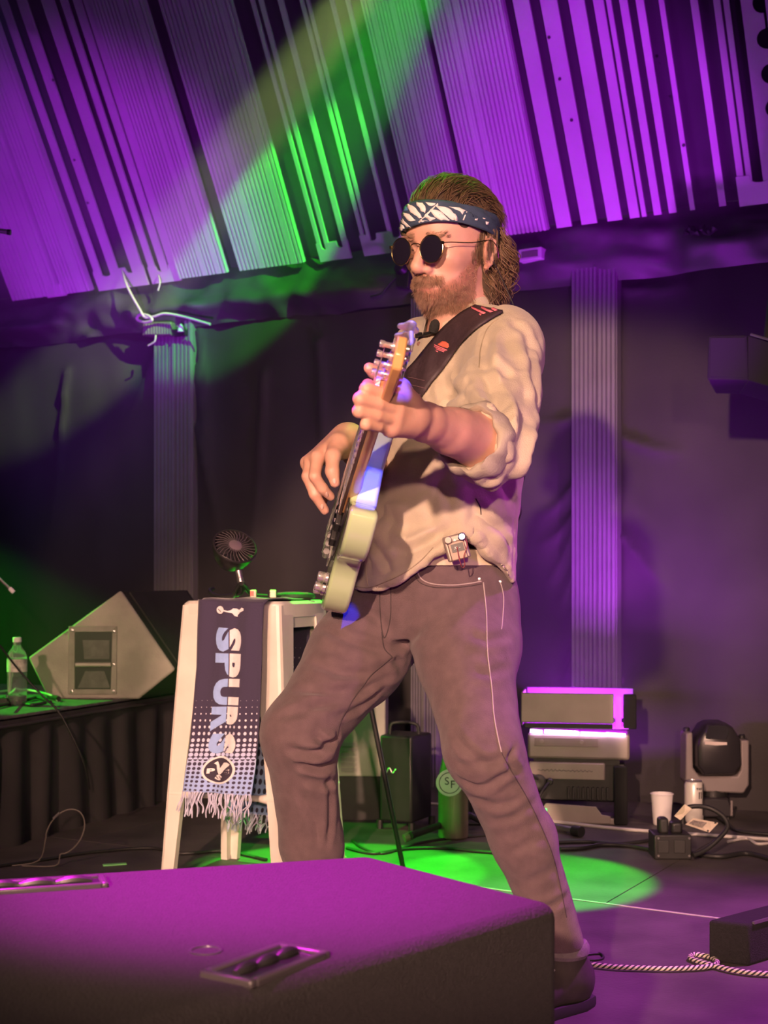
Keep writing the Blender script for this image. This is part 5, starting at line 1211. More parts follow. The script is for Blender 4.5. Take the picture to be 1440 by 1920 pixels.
# cut sleeve ends flat, hollow for the arm
wd = np.array((WRL - ELL).normalized()[:]); cB = np.array(cuffB[:])
S_.fn(lambda p: np.where((p[:, 1] < 2.62) & (p[:, 2] > .9), (p - cB) @ wd, -9.0), cuffB, 5, .003, 'i')
S_.cone(lerp(ELL, WRL, .15), lerp(ELL, WRL, .5), .049, .049, .006, 's')
S_.cone(P(866, 640, 2.85), H(0, 0, -.06) , .060, .060, .012, 's')        # neck opening
sv_, sf_ = S_.mesh(.0042); sv_ = relax(sv_, sf_, 1, .5); sb0 = bvh_of(sv_, sf_)
sl = [([(905, 690), (925, 740), (945, 790), (965, 830)], .010, .012), ([(900, 680), (935, 690), (960, 710)], .006, .012), ([(985, 640), (1000, 700), (1005, 770)], .006, .011), ([(960, 640), (975, 700), (985, 760), (975, 820)], .006, .013),
      ([(838, 730), (855, 738), (880, 728)], .010, .010), ([(835, 760), (870, 750), (900, 770), (930, 800)], .008, .009), ([(840, 785), (875, 765), (905, 785), (925, 820)], .008, .008), ([(860, 800), (885, 790), (905, 810)], .008, .007), ([(830, 700), (835, 740), (850, 775)], .006, .010),
      ([(920, 610), (910, 650), (905, 690)], .006, .012), ([(940, 620), (950, 680), (955, 740)], .005, .012), ([(700, 960), (760, 985), (830, 985), (900, 970)], .005, .014), ([(720, 1060), (770, 1040), (815, 1010), (850, 990)], .009, .010), ([(700, 1085), (760, 1062), (800, 1035), (830, 1005)], .005, .008), ([(740, 1030), (780, 1025), (820, 1000)], .006, .010),
      ([(880, 985), (915, 1010), (950, 1050)], .009, .009), ([(895, 975), (935, 1000), (960, 1030)], .008, .010), ([(870, 940), (900, 970), (940, 985), (965, 990)], .006, .012), ([(905, 1020), (930, 1045), (955, 1085)], .006, .008),
      ([(800, 640), (790, 700), (785, 760)], .004, .012), ([(760, 700), (775, 740), (790, 780)], .004, .012), ([(820, 900), (840, 930), (850, 960)], .005, .012), ([(930, 850), (950, 900), (955, 950)], .007, .014), ([(985, 780), (975, 840), (960, 900)], .007, .013), ([(1000, 760), (985, 830), (970, 880)], .005, .010),
      ([(890, 780), (905, 830), (900, 880)], .006, .008), ([(915, 800), (928, 850), (918, 895)], .006, .008), ([(870, 880), (900, 905), (940, 905)], .006, .009), ([(690, 920), (740, 930), (800, 920)], .004, .012), ([(690, 1010), (720, 1040), (735, 1080)], .004, .010), ([(960, 600), (985, 625), (1000, 660)], .005, .010)]
sv_ = creases(sv_, sf_, sl, sb0)
sn = vnormals(sv_, sf_); wr = vnoise(sv_, 14, 71); wr2 = vnoise(sv_, 34, 81)
sv_ = sv_ + sn * (.0075 * (np.abs(wr) * 2 - .45) + .0042 * (np.abs(wr2) * 2 - .5))[:, None]
shirt = np_obj('shirt', sv_, sf_, M_shirt, person); sb = bvh_of(sv_, sf_)
# rolled cuff
M_cuffin = mat('shirt_inside', (.40, .36, .29), .9, var=.12, vscale=20, bump=.3, bscale=300)
ax_ = (WRL - ELL).normalized(); cx_v, cy_v, _ = frame_of(ax_); rings = []
rc = random.Random(5)
for i, (o, r) in enumerate(((-.032, .064), (-.018, .0675), (-.004, .0665), (.010, .062), (.016, .056), (.010, .050), (-.01, .049))):
    rings.append([cuffB + ax_ * (o + .004 * math.sin(3 * t + i)) + (cx_v * math.cos(t) + cy_v * math.sin(t)) * (r + .003 * math.sin(5 * t + i * .7) + .002 * math.sin(11 * t)) for t in [2 * math.pi * k / 48 for k in range(48)]])
MB().loft(rings, cap=False).build('rolled_cuff', M_cuffin, shirt, smooth=80)
# stand collar
cpts = []
nbx = P(864, 596, 2.84); cf = Vector((-math.sin(R(50)), -math.cos(R(50)), 0)); cl_ = Vector((math.cos(R(50)), -math.sin(R(50)), 0))
vs = []; nu = 60
for j, (dz, r) in enumerate(((-.030, .076), (-.005, .070), (.014, .066), (.017, .063), (.010, .060), (-.02, .061))):
    for i in range(nu + 1):
        t = R(22 + 316 * i / nu); k = 1 - math.cos(t); drop = -.024 * max(0, math.cos(t)) ** 1.5
        vs.append(nbx + cf * (math.cos(t) * r * 1.12) + cl_ * (math.sin(t) * r * 1.0) + UP * (dz + .012 + drop + .012 * (1 - math.cos(t)) * .5))
mesh_obj('collar', vs, [(j * (nu + 1) + i, j * (nu + 1) + i + 1, (j + 1) * (nu + 1) + i + 1, (j + 1) * (nu + 1) + i) for j in range(5) for i in range(nu)], M_shirt, shirt, smooth=True)
seam('placket_seam', [(688, 950), (684, 1000), (684, 1050), (690, 1098)], sb, .0012, mat('khaki_seam', (.36, .31, .22), .9, var=0), shirt)
seam('hem_seam', [(660, 1098), (690, 1102), (725, 1090), (760, 1073), (790, 1050), (812, 1027)], sb, .0011, MATS['khaki_seam'], shirt)
seam('side_seam', [(902, 965), (900, 950), (892, 935)], sb, .0012, M_seamd, shirt)
seam('armhole_seam', [(898, 690), (902, 650), (915, 615), (935, 598)], sb, .0012, MATS['khaki_seam'], shirt)
q = hit(sb, 669, 985, .001)
if q: MB().lathe(q, (CAMO - q).normalized(), [(.0055, 0), (.0055, .002), (.004, .0026), (.001, .0016)], 14).build('button', mat('brown_button', (.18, .10, .08), .4), shirt)
q = hit(sb, 786, 645, .001)
if q: MB().lathe(q, (CAMO - q).normalized(), [(.0045, 0), (.0045, .002), (.003, .0026), (.001, .0016)], 14).build('button', MATS['brown_button'], shirt)

# ---- shoes
def shoe(ank, toe_dir):
    hd = Vector((toe_dir[0], toe_dir[1], 0)).normalized(); sd = Vector((-hd.y, hd.x, 0)); c = Vector((ank.x, ank.y, 0)); Mx = np.array([hd[:], sd[:], (0, 0, 1)]).T
    s = SDF(); s.ell(c + hd * -.02 + UP * .055, (.055, .042, .055), Mx, .02).cone(c + hd * -.01 + UP * .07, c + UP * .125, .044, .041, .02)
    s.ell(c + hd * .08 + UP * .05, (.085, .043, .045), Mx, .03).ell(c + hd * .155 + UP * .034, (.06, .047, .034), Mx, .03)
    s.fn(lambda p: .012 - p[:, 2], c, 5, .004, 'i').fn(lambda p: p[:, 2] - .128, c, 5, .006, 'i')
    v, f = s.mesh(.005); o = np_obj('shoe', v, f, M_shoe, person)
    out = [(x, y) for x, y in ((-.072, 0), (-.066, .026), (-.03, .040), (.05, .043), (.13, .050), (.18, .042), (.21, .018), (.212, 0))]
    out += [(x, -y) for x, y in reversed(out[1:-1])]
    MB().loft([[c + hd * x * k + sd * y * k + UP * z for x, y in out] for k, z in ((.96, 0), (1, .006), (1, .018), (.98, .022))]).build('sole', M_sole, o)
    MB().lathe(c + UP * .112, UP, [(.046, -.004), (.052, .004), (.052, .018), (.047, .026), (.040, .026)], 28).build('collar', mat('shoe_collar_grey', (.22, .19, .2), .9, var=.2, vscale=60, bump=.4, bscale=200), o)
    for i in range(3): MB().tube([c + hd * (.05 + .022 * i) + sd * y * .026 + UP * (.098 - .012 * i - .006 * y * y) for y in (-1, -.5, 0, .5, 1)], .0025, 6).build('lace', M_white, o)
    return o
shoe(ANL + Vector((.012, .015, 0)), (-.80, -.6)); shoe(ANR, (-.8, -.6))

# ---- hair cap (scalp hair above and behind the headband)
HC = SDF(); HC.ell(H(.004, 0, .056), (.104, .0845, .090), HM, .01).ell(H(-.03, 0, .03), (.078, .078, .085), HM, .02)
HC.ell(H(-.068, .0, -.015), (.045, .066, .075), HM, .03).ell(H(-.060, .038, -.065), (.042, .038, .05), HM, .025).ell(H(-.060, -.03, -.065), (.04, .04, .05), HM, .025)
HC.ell(H(.05, 0, -.03), (.075, .085, .095), HM, .012, 's')
HC.fn(lambda p: -(to_head(p)[:, 2] + .115 - .0 * to_head(p)[:, 0]), H(0, 0, 0), 5, .01, 'i')
for sg in (-1, 1): HC.ell(H(-.004, sg * .090, -.004), (.026, .024, .042), HM, .01, 's')
hv, hf_ = HC.mesh(.004)
hn = vnormals(hv, hf_); hq = to_head(hv)
st_ = vnoise(np.column_stack([hq[:, 1] * 3, hq[:, 0] * .5, hq[:, 2] * .5]), 24, 91)
hv = hv + hn * (.007 * st_ + .006 * vnoise(hv, 55, 95) * (hq[:, 2] < .03))[:, None]
hair = np_obj('hair', hv, hf_, M_hair, person)
rg = random.Random(11)
def tubes_np(curves, radii, n=4):
    """many thin strands in one mesh"""
    V, F, k = [], [], 0
    for pts, r in zip(curves, radii):
        pts = np.asarray(pts); d = np.gradient(pts, axis=0); d /= np.linalg.norm(d, axis=1)[:, None] + 1e-9
        x = np.cross(d, (.31, .52, .79)); x /= np.linalg.norm(x, axis=1)[:, None] + 1e-9; y = np.cross(d, x); m = len(pts)
        rr = r * np.linspace(1, .35, m)[:, None]
        for j in range(n): V.append(pts + (x * math.cos(2 * math.pi * j / n) + y * math.sin(2 * math.pi * j / n)) * rr)
        i = np.arange(m - 1)
        for j in range(n):
            a = k + j * m + i; b = k + ((j + 1) % n) * m + i; F.append(np.stack([a, b, b + 1, a + 1], 1))
        k += n * m
    return np.concatenate(V), np.concatenate(F)
cur, rad = [], []
for i in range(640):                                  # curls at the back and side
    ph = rg.uniform(-.5, 3.64); l0 = .082 * math.sin(ph); f0 = -.012 - .075 * abs(math.cos(ph)) if math.sin(ph) < .95 else -.03
    l0 = rg.uniform(-.08, .09); f0 = -.10 * math.sqrt(max(0, 1 - (l0 / .10) ** 2)) + rg.uniform(-.006, .012); f0 = min(f0, -.026)
    u0 = rg.uniform(-.01, .055); Lg = rg.uniform(.07, .135); ca_, fr_, p0 = rg.uniform(.005, .012), rg.uniform(90, 150), rg.uniform(0, 6.3)
    sw = rg.uniform(-.006, .02); pts = []
    for k in range(40):
        t = k / 39; d_ = Lg * t; bulge = (.012 + .030 * (i % 7) / 7) * math.sin(math.pi * min(1, t * 1.0)); a_ = fr_ * d_ + p0; c_ = ca_ * min(1, t * 3)
        ln = math.hypot(f0, l0) + 1e-6
        pts.append(H(f0 + f0 / ln * bulge - sw * t + c_ * math.cos(a_), l0 * (1 - .15 * t) + l0 / ln * bulge * .6 + c_ * math.sin(a_), u0 - d_ * .93)[:])
    cur.append(pts); rad.append(rg.uniform(.0006, .0015))
for i in range(260):                                  # curls falling behind the ear onto the neck
    sg = -1 if i % 5 == 0 else 1; l0 = sg * rg.uniform(.050, .086); f0 = rg.uniform(-.062, -.024); u0 = rg.uniform(-.055, .02); Lg = rg.uniform(.05, .085); ca_, fr_, p0 = rg.uniform(.004, .009), rg.uniform(95, 160), rg.uniform(0, 6.3)
    cur.append([H(f0 - .01 * k / 25 + ca_ * math.cos(fr_ * Lg * k / 25 + p0), l0 * (1 - .12 * k / 25) + ca_ * math.sin(fr_ * Lg * k / 25 + p0), u0 - Lg * k / 25)[:] for k in range(26)]); rad.append(rg.uniform(.0006, .0014))
cv_, cf_ = tubes_np(cur, rad, 5); o = np_obj('curl', cv_, cf_, mat('brown_curl', (.16, .098, .056), .42, var=.35, vscale=80), hair); o['kind'] = 'stuff'
cur, rad = [], []
hbv = bvh_of(hv, hf_)
for i in range(1500):                                 # combed-back hair on the crown
    l0 = rg.uniform(-.078, .078); f0 = rg.uniform(-.07, .10); pts = []; dl = rg.uniform(-.022, .022); lift = rg.uniform(.0, .013); Lh = rg.uniform(.05, .09)
    for k in range(7):
        t = k / 6; a, b = f0 - Lh * t, l0 * (1 + .1 * t) + dl * t + .006 * math.sin(l0 * 90) * t
        o_ = H(a, b, .25); loc, nr, ix, ds = hbv.ray_cast(o_, -HU)
        if loc is None or (loc - HO).dot(HU) < .045: break
        pts.append((loc + nr * (.0005 + lift * math.sin(math.pi * t * .8) + .001))[:])
    if len(pts) > 3: cur.append(pts); rad.append(rg.uniform(.0005, .0012))
for i in range(260):                                  # sideburn and wisps round the ear
    sg = 1 if i % 4 else -1; f0 = rg.uniform(.004, .030) if i % 3 else rg.uniform(-.03, .004); Lh = rg.uniform(.03, .075); cl0 = rg.uniform(.002, .006); p0 = rg.uniform(0, 6)
    u0 = .05; base_l = .080 if i % 3 else .086
    cur.append([H(f0 + cl0 * math.sin(7 * k / 7 + p0), sg * (base_l - .016 * max(0, f0) / .03 + .003 * math.sin(k + p0) + .002), u0 - Lh * k / 7)[:] for k in range(8)]); rad.append(rg.uniform(.0006, .0011))
cv_, cf_ = tubes_np(cur, rad, 3); o = np_obj('strand', cv_, cf_, mat('brown_strand', (.13, .082, .046), .42, var=.3, vscale=70), hair); o['kind'] = 'stuff'
# beard and brows: short hairs rooted on the skin
ids = np.where(wb_ > .12)[0]; rs = np.random.RandomState(3); cur, rad = [], []
wgt = wb_[ids] * (1 + 4.0 * w_must[ids] + .8 * w_chin[ids]); pick = rs.choice(ids, 6500, p=wgt / wgt.sum())
FHn, UHn, LHn = np.array(HF[:]), np.array(HU[:]), np.array(HL[:])
for i in pick:
    Lb = (.0035 + .006 * np.clip((-.05 - hl[i, 2]) / .05, 0, 1) + .004 * w_must[i]) * rs.uniform(.6, 1.2); n0 = bn[i]; g = -UHn * .9 + FHn * .1 + rs.normal(0, .28, 3); p = bv[i] - n0 * .001
    cur.append(np.array([p, p + (n0 * .75 + g * .35) * Lb * .5, p + (n0 * .7 + g * 1.0) * Lb])); rad.append(rs.uniform(.00035, .0006))
cv_, cf_ = tubes_np(cur, rad, 3); o = np_obj('beard', cv_, cf_, M_beard, person); o['kind'] = 'stuff'
ids = np.where(near & (hl[:, 0] > .07) & (np.abs(np.abs(hl[:, 1]) - .032) < .02) & (np.abs(hl[:, 2] - .027) < .006))[0]; cur, rad = [], []
if len(ids):
    for i in rs.choice(ids, 260):
        n0 = bn[i]; sgn = np.sign(hl[i, 1]); g = LHn * sgn * .8 + UHn * .3 + rs.normal(0, .2, 3); p = bv[i]; cur.append(np.array([p, p + (n0 * .5 + g) * .004, p + (n0 * .5 + g * 1.6) * .006])); rad.append(.0004)
    cv_, cf_ = tubes_np(cur, rad, 3); o = np_obj('eyebrow', cv_, cf_, M_beard, person); o['kind'] = 'stuff'

# ---- headband
M_navy = mat('navy_headband_cloth', (.035, .06, .11), .85, var=.2, vscale=40, bump=.25, bscale=350)
M_frond = mat('white_leaf_print', (.80, .76, .74), .85, var=.05, vscale=60)
nu, nv = 96, 10; vs = []
for j in range(nv + 1):
    for i in range(nu):
        t = 2 * math.pi * i / nu; cs, sn_ = math.cos(t), math.sin(t)
        lo_u = .047 - .020 * (1 - cs) / 2 * 1.0 + .006 * math.sin(t * 2); hi_u = .0945 - .034 * ((1 - cs) / 2)
        u = lo_u + (hi_u - lo_u) * j / nv; k = math.sqrt(max(.05, 1 - ((u - .045) / .100) ** 2)); w_ = .0012 * math.sin(t * 9 + j) + .001 * math.sin(j * 2.3 + t * 3)
        vs.append(H(.010 + cs * (.1085 * k + .002 + w_), sn_ * (.0885 * k + .002 + w_), u))
fs = [(j * nu + i, j * nu + (i + 1) % nu, (j + 1) * nu + (i + 1) % nu, (j + 1) * nu + i) for j in range(nv) for i in range(nu)]
hb2 = mesh_obj('headband', vs, fs, M_navy, person, smooth=True); md = hb2.modifiers.new('thick', 'SOLIDIFY'); md.thickness = .003; md.offset = 1
hbb = BVHTree.FromPolygons([tuple(v) for v in vs], fs)
def pxh(cx, cy): return (700 + cx / 4.0, 310 + cy / 4.0)
leaves = [[(262, 292), (300, 300), (345, 345), (372, 395), (350, 400), (300, 370), (270, 330)], [(330, 285), (375, 290), (400, 330), (395, 360), (365, 340), (335, 305)], [(395, 285), (470, 292), (455, 305), (425, 315)],
          [(225, 355), (265, 365), (310, 400), (325, 420), (290, 425), (250, 395)], [(210, 385), (245, 415), (290, 460), (280, 475), (235, 440), (208, 410)], [(207, 430), (240, 460), (262, 495), (225, 500), (205, 470)],
          [(470, 300), (540, 310), (600, 355), (632, 410), (625, 432), (590, 410), (520, 360), (470, 320)], [(430, 335), (490, 345), (560, 400), (592, 452), (575, 465), (510, 420), (440, 362)], [(395, 375), (450, 385), (510, 425), (530, 470), (525, 492), (480, 470), (400, 405)],
          [(355, 415), (410, 425), (460, 465), (475, 490), (420, 492), (365, 450)], [(315, 455), (360, 462), (390, 490), (310, 494)], [(565, 310), (640, 325), (690, 345), (665, 365), (610, 335)],
          [(300, 490), (345, 425), (420, 350), (482, 292), (490, 297), (425, 360), (355, 432), (308, 492)], [(620, 495), (650, 440), (690, 350), (698, 350), (662, 440), (628, 497)],
          [(722, 480), (745, 485), (748, 508), (728, 505)], [(755, 400), (775, 402), (768, 420), (752, 416)], [(810, 395), (832, 398), (828, 408), (812, 406)], [(832, 425), (858, 430), (850, 442), (834, 438)], [(720, 360), (745, 388), (740, 392), (716, 364)]]
for lv in leaves: decal('leaf_print', [pxh(*p) for p in lv], hbb, M_frond if lv is not leaves[-1] else M_navy, hb2, .0040, 2, .0006)
decal('blue_print', [pxh(*p) for p in ((216, 300), (262, 296), (268, 345), (232, 352), (215, 345))], hbb, mat('blue_leaf_print', (.06, .17, .36), .85, var=.1), hb2, .0040, 2, .0006)

# ---- sunglasses (own thing)
M_gold = mat('gold_wire', (.85, .66, .35), .22, 1.0, var=0); M_lens = mat('dark_sunglass_lens', (.012, .010, .022), .06, var=0, coat=1.0)
sg_ = empty('sunglasses', H(.118, 0, .0), 'round dark sunglasses with thin gold wire frame on the face', 'sunglasses')
GR, GL, GU, GF = .0262, .0375, -.001, .121
for sg in (-1, 1):
    nr = (HF + HL * sg * .10).normalized(); lx = nr.cross(HU).normalized(); ly = lx.cross(nr); c = H(GF, sg * GL, GU)
    MB().lathe(c, nr, [(GR * .985, -.001), (GR * .99, .0), (GR * .7, .0014), (.001, .0022)], 40).build('lens', M_lens, sg_)
    MB().tube([c + lx * (GR * math.cos(t)) + ly * (GR * math.sin(t)) for t in [2 * math.pi * i / 48 for i in range(48)]], .0013, 8, closed=True).build('rim', M_gold, sg_)
    hq_ = c + HL * sg * GR + HU * .010 - HF * .001
    MB().box(hq_, (.006, .004, .006), HF, HL, HU).build('hinge', M_gold, sg_)
    MB().tube(smoothline([hq_, H(.10, sg * .070, GU + .012), H(.05, sg * .083, GU + .014), H(.0, sg * .090, GU + .022), H(-.02, sg * .092, GU + .012), H(-.03, sg * .090, GU - .01)], 5), .0011, 6).build('temple', M_gold, sg_)
    MB().tube([c - HL * sg * GR * .9 - HU * .006, c - HL * sg * (GR + .001) - HF * .010 - HU * .010], .0008, 5).build('nose_pad_arm', M_gold, sg_)
MB().tube(smoothline([H(GF, -GL + GR * .9, GU + .008), H(GF + .003, -.006, GU + .012), H(GF + .003, .006, GU + .012), H(GF, GL - GR * .9, GU + .008)], 5), .0012, 6).build('bridge', M_gold, sg_)

# ---- clip microphone on the collar, earphone cable, belt pack
q0 = hit(sb, 826, 622, .016) or P(826, 622, 2.75); q1 = hit(sb, 792, 632, .012) or P(795, 630, 2.76)
cm = empty('clip_microphone', q0, 'small black foam clip microphone on the shirt beside the strap', 'microphone')
MB().lathe(q0, (Vector((.25, -.3, .9))), [(.003, -.014), (.009, -.010), (.0105, 0), (.009, .010), (.004, .015), (.001, .016)], 18).build('foam_head', mat('black_foam', (.02, .02, .02), .95, bump=.8, bscale=300), cm)
MB().tube(smoothline([q0 - UP * .008, (q0 + q1) / 2 - UP * .007, q1, q1 - UP * .006], 5), .0042, 8).build('clip_arm', M_black, cm)
ec = [H(-.01, .092, -.02), H(-.035, .10, -.06), P(985, 620, 2.78), P(1012, 650, 2.80), P(1022, 672, 2.80), P(1012, 700, 2.81)]
cable('earphone_cable', ec, .0011, M_cable, 'thin black earphone wire looping out behind the shoulder', 6)
cable('earphone_cable', [P(985, 815, 2.90), P(988, 850, 2.88), P(984, 890, 2.88), P(974, 930, 2.87), P(977, 960, 2.85), P(968, 985, 2.84)], .0014, M_cable, 'thin black wire hanging down the back of the shirt', 6)
bq = [(829, 1008), (871, 997), (884, 1044), (842, 1055)]; bY = 2.635
bp_ = [P(x, y, bY) for x, y in bq]; bc = sum(bp_, Vector()) / 4; bn_ = (bp_[1] - bp_[0]).cross(bp_[3] - bp_[0]).normalized()
if bn_.y > 0: bn_ = -bn_
bu = (bp_[1] - bp_[0]).normalized(); bw = (bp_[0] - bp_[3]).normalized()
pk = empty('belt_pack', bc, 'silver belt pack with two knobs and a dark display clipped to the belt', 'transmitter')
M_silver = mat('brushed_silver', (.30, .25, .21), .4, .3, var=.06, vscale=40)
MB().prism([p - bn_ * .022 for p in bp_], bn_ * .022).build('case', M_silver, pk, bevel=.0035)
ins = lambda k, dx=0, dy=0, o=0.: [bc + (p - bc) * k + bu * dx + bw * dy + bn_ * o for p in bp_]
MB().prism(ins(.74, 0, -.006), bn_ * .004).build('face_plate', mat('warm_silver', (.26, .19, .15), .4, .3), pk, bevel=.002)
dsp = [bc + bu * x + bw * y + bn_ * .0042 for x, y in ((-.011, -.009), (.013, -.009), (.013, .007), (-.011, .007))]
MB().prism(dsp, bn_ * .0012).build('display', M_hole, pk)
for ch, dx in (('X', -.003), ('-', .005)):
    v, f = text_mesh(ch, .008); mesh_obj('display_mark', [bc + bu * (x + dx) + bw * (y - .001) + bn_ * .0056 for x, y, _ in v], f, M_white, pk)
for i, x in enumerate((-.013, .014)): MB().lathe(bc + bu * x + bw * .017, bn_, [(.0075, 0), (.0075, .010), (.006, .012), (.001, .012)], 20).build('knob', M_silver if i == 0 else mat('blue_chrome', (.5, .55, .8), .12, 1.0), pk)
MB().lathe(bc + bw * .014, bn_, [(.003, 0), (.003, .003), (.001, .004)], 10).build('status_lamp', M_white, pk)
MB().tube(smoothline([bc + bu * .018 + bw * .02, bc + bu * .02 + bw * .0 + bn_ * .01, bc + bu * .008 - bw * .02 + bn_ * .01, bc + bu * .006 - bw * .036, bc - bw * .04, bc - bu * .002 - bw * .03 + bn_ * .008, bc + bw * .0 + bn_ * .008], 6), .0011, 6).build('lead', mat('red_brown_wire', (.25, .06, .06), .5, var=0), pk)
# ------------------------------------------------------------------ bass guitar
gE, gT = P(620, 1037, 2.84), P(748, 640, 2.00)
GA = (gT - gE).normalized(); vm = ((gE + gT) / 2 - CAMO).normalized()
gn0 = GA.cross(vm).normalized()
if gn0.x > 0: gn0 = -gn0
toward = (-vm - GA * (-vm).dot(GA)).normalized()
dl_ = R(6); GN = (gn0 * math.cos(dl_) + toward * math.sin(dl_)).normalized(); GB = GA.cross(GN).normalized()
if GB.dot(toward) < 0: GB = -GB
def G(x, y, z): return gE + GA * x + GB * y + GN * z
GLEN = (gT - gE).length
M_green = mat('seafoam_green_lacquer', (.50, .66, .36), .18, var=.03, coat=.8)
M_maple = mat('amber_maple', (.62, .34, .13), .3, var=.15, vscale=12, coat=.4); M_rose = mat('rosewood_board', (.10, .06, .05), .45, var=.3, vscale=30)
M_chrome = mat('chrome', (.80, .78, .77), .22, .75, var=0); M_pg = mat('black_pickguard', (.02, .018, .02), .25, var=.1)
gt_ = empty('bass_guitar', gE, 'seafoam green bass guitar held nearly upright, with amber maple neck', 'guitar')
TH = .050
out = [(0, 0), (.004, .05), (.02, .10), (.06, .142), (.12, .155), (.17, .142), (.205, .118), (.24, .106), (.28, .110), (.33, .130), (.38, .138), (.42, .126), (.452, .102), (.455, .085), (.43, .066), (.395, .05), (.372, .034),
       (.372, -.034), (.41, -.046), (.46, -.066), (.51, -.088), (.53, -.106), (.515, -.126), (.46, -.142), (.39, -.142), (.33, -.124), (.28, -.114), (.23, -.122), (.17, -.150), (.11, -.165), (.055, -.150), (.018, -.10), (.003, -.05)]
k0 = out.index((.372, .034)); seg1 = [(p.x, p.y) for p in smoothline([Vector((x, y, 0)) for x, y in out[:k0 + 1]], 3)]
seg2 = [(p.x, p.y) for p in smoothline([Vector((x, y, 0)) for x, y in out[k0 + 1:] + [out[0]]], 3)][:-1]; op = seg1 + seg2
MB().prism([G(x, y, 0) for x, y in op], GN * -TH).build('body', M_green, gt_, bevel=.011, seg=4)
pgp = [(.10, .05), (.20, .09), (.30, .085), (.37, .075), (.385, .045), (.37, .034), (.37, -.034), (.36, -.06), (.30, -.075), (.22, -.05), (.14, -.02)]
MB().prism([G(p.x, p.y, .0005) for p in smoothline([Vector((x, y, 0)) for x, y in pgp + [pgp[0]]], 3)[:-1]], GN * .0028).build('pickguard', M_pg, gt_, bevel=.0008)
# neck
NUT = .735; sec = []
for x in (.30, .37, .372, .42, .60, NUT):
    w = .031 - .010 * (x - .30) / (NUT - .30); dpt = .022 if x <= .372 else .0185
    sec.append([G(x, w * math.cos(t), .004 - dpt * math.sin(t)) for t in [math.pi * i / 10 for i in range(11)]] + [G(x, -w, .006), G(x, w, .006)])
nk = MB().loft(sec).build('neck', M_maple, gt_, smooth=60)
fbp = [(.285, .032), (NUT, .0205), (NUT, -.0205), (.285, -.032)]
fbd = MB().prism([G(x, y, .006) for x, y in fbp], GN * .006).build('fretboard', M_rose, gt_, bevel=.0012)
for i in range(20):
    x = NUT - (NUT - .055) * (1 - 2 ** (-(i + 1) / 12)); w = .0205 + (.0115) * (NUT - x) / (NUT - .285)
    if x > .29: MB().tube([G(x, -w, .0122), G(x, 0, .0128), G(x, w, .0122)], .0011, 5).build('fret', M_chrome, fbd)
MB().box(G(NUT + .003, 0, .012), (.006, .042, .010), GA, GB, GN).build('nut', M_white, gt_)
# headstock with four tuners on the bass side... posts up, keys behind the edge
hs_ = [(NUT, .0205), (NUT + .03, .026), (NUT + .10, .032), (NUT + .135, .030), (NUT + .148, .01), (NUT + .140, -.022), (NUT + .11, -.040), (NUT + .035, -.040), (NUT + .012, -.026), (NUT, -.0205)]
MB().prism([G(x, y, .002) for x, y in hs_], GN * -.016).build('headstock', M_maple, gt_, bevel=.003)
for i in range(4):
    x = NUT + .024 + .030 * i; y = -.018
    tu = MB().lathe(G(x, y, .002), GN, [(.008, 0), (.008, .003), (.0045, .004), (.0042, .014), (.0055, .016), (.0055, .022), (.001, .023)], 16).build('tuning_post', M_chrome, gt_)
    MB().tube([G(x, y, -.014), G(x, y, -.022), G(x, y - .012, -.022), G(x, y - .030, -.018)], .0042, 10).build('tuning_shaft', M_chrome, tu)
    kc = G(x, y - .040, -.014); kp = []
    for a in range(40):
        t = 2 * math.pi * a / 40; r = .0150 + .0036 * math.cos(3 * t + .5); kp.append((r * math.cos(t), r * math.sin(t)))
    MB().prism([kc + GA * a * .95 + GN * b_ for a, b_ in kp], GB * .004).build('tuning_key', M_chrome, tu, bevel=.0012)
    MB().cyl(G(x, y, .0), G(x, y, -.020), .009, n=12).build('gear_cover', M_chrome, tu)
# strings
for i in range(4):
    o = -.0145 + .0097 * i; o2 = -.026 + .0175 * i; xt = NUT + .035 + .034 * (3 - i if False else i)
    MB().tube([G(.05, o2, .015), G(.066, o2, .020), G(NUT, o * .95, .0165), G(NUT + .024 + .030 * i, -.018, .016)], .0013 - .0002 * i, 6).build('string', M_chrome, gt_)
br = MB().box(G(.058, 0, .004), (.05, .085, .004), GA, GB, GN).build('bridge', M_chrome, gt_, bevel=.001)
for i in range(4):
    MB().cyl(G(.05, -.026 + .0175 * i, .012), G(.075, -.026 + .0175 * i, .012), .0065, n=12).build('saddle', M_chrome, br)
for x in (.165, .245):
    pk_ = MB().box(G(x, 0, .008), (.035, .085, .012), GA, GB, GN).build('pickup', M_black, gt_, bevel=.003)
    for i in range(4): MB().cyl(G(x, -.026 + .0175 * i, .013), G(x, -.026 + .0175 * i, .0155), .004, n=8).build('pole_piece', M_chrome, pk_)
for x, y in ((.15, .108), (.105, .112), (.062, .104)):
    MB().lathe(G(x, y, .001), GN, [(.0105, 0), (.0105, .005), (.0085, .006), (.0095, .008), (.0095, .019), (.008, .021), (.001, .021)], 24).build('control_knob', M_chrome, gt_)
MB().lathe(G(.035, .085, .001), GN, [(.011, 0), (.011, .004), (.006, .005), (.006, .012), (.004, .012)], 18).build('jack_socket', M_chrome, gt_)
MB().lathe(G(.022, .10, -TH / 2), (GB * .8 - GA * .6), [(.004, 0), (.004, .012), (.008, .015), (.008, .018), (.001, .019)], 14).build('strap_button', M_chrome, gt_)
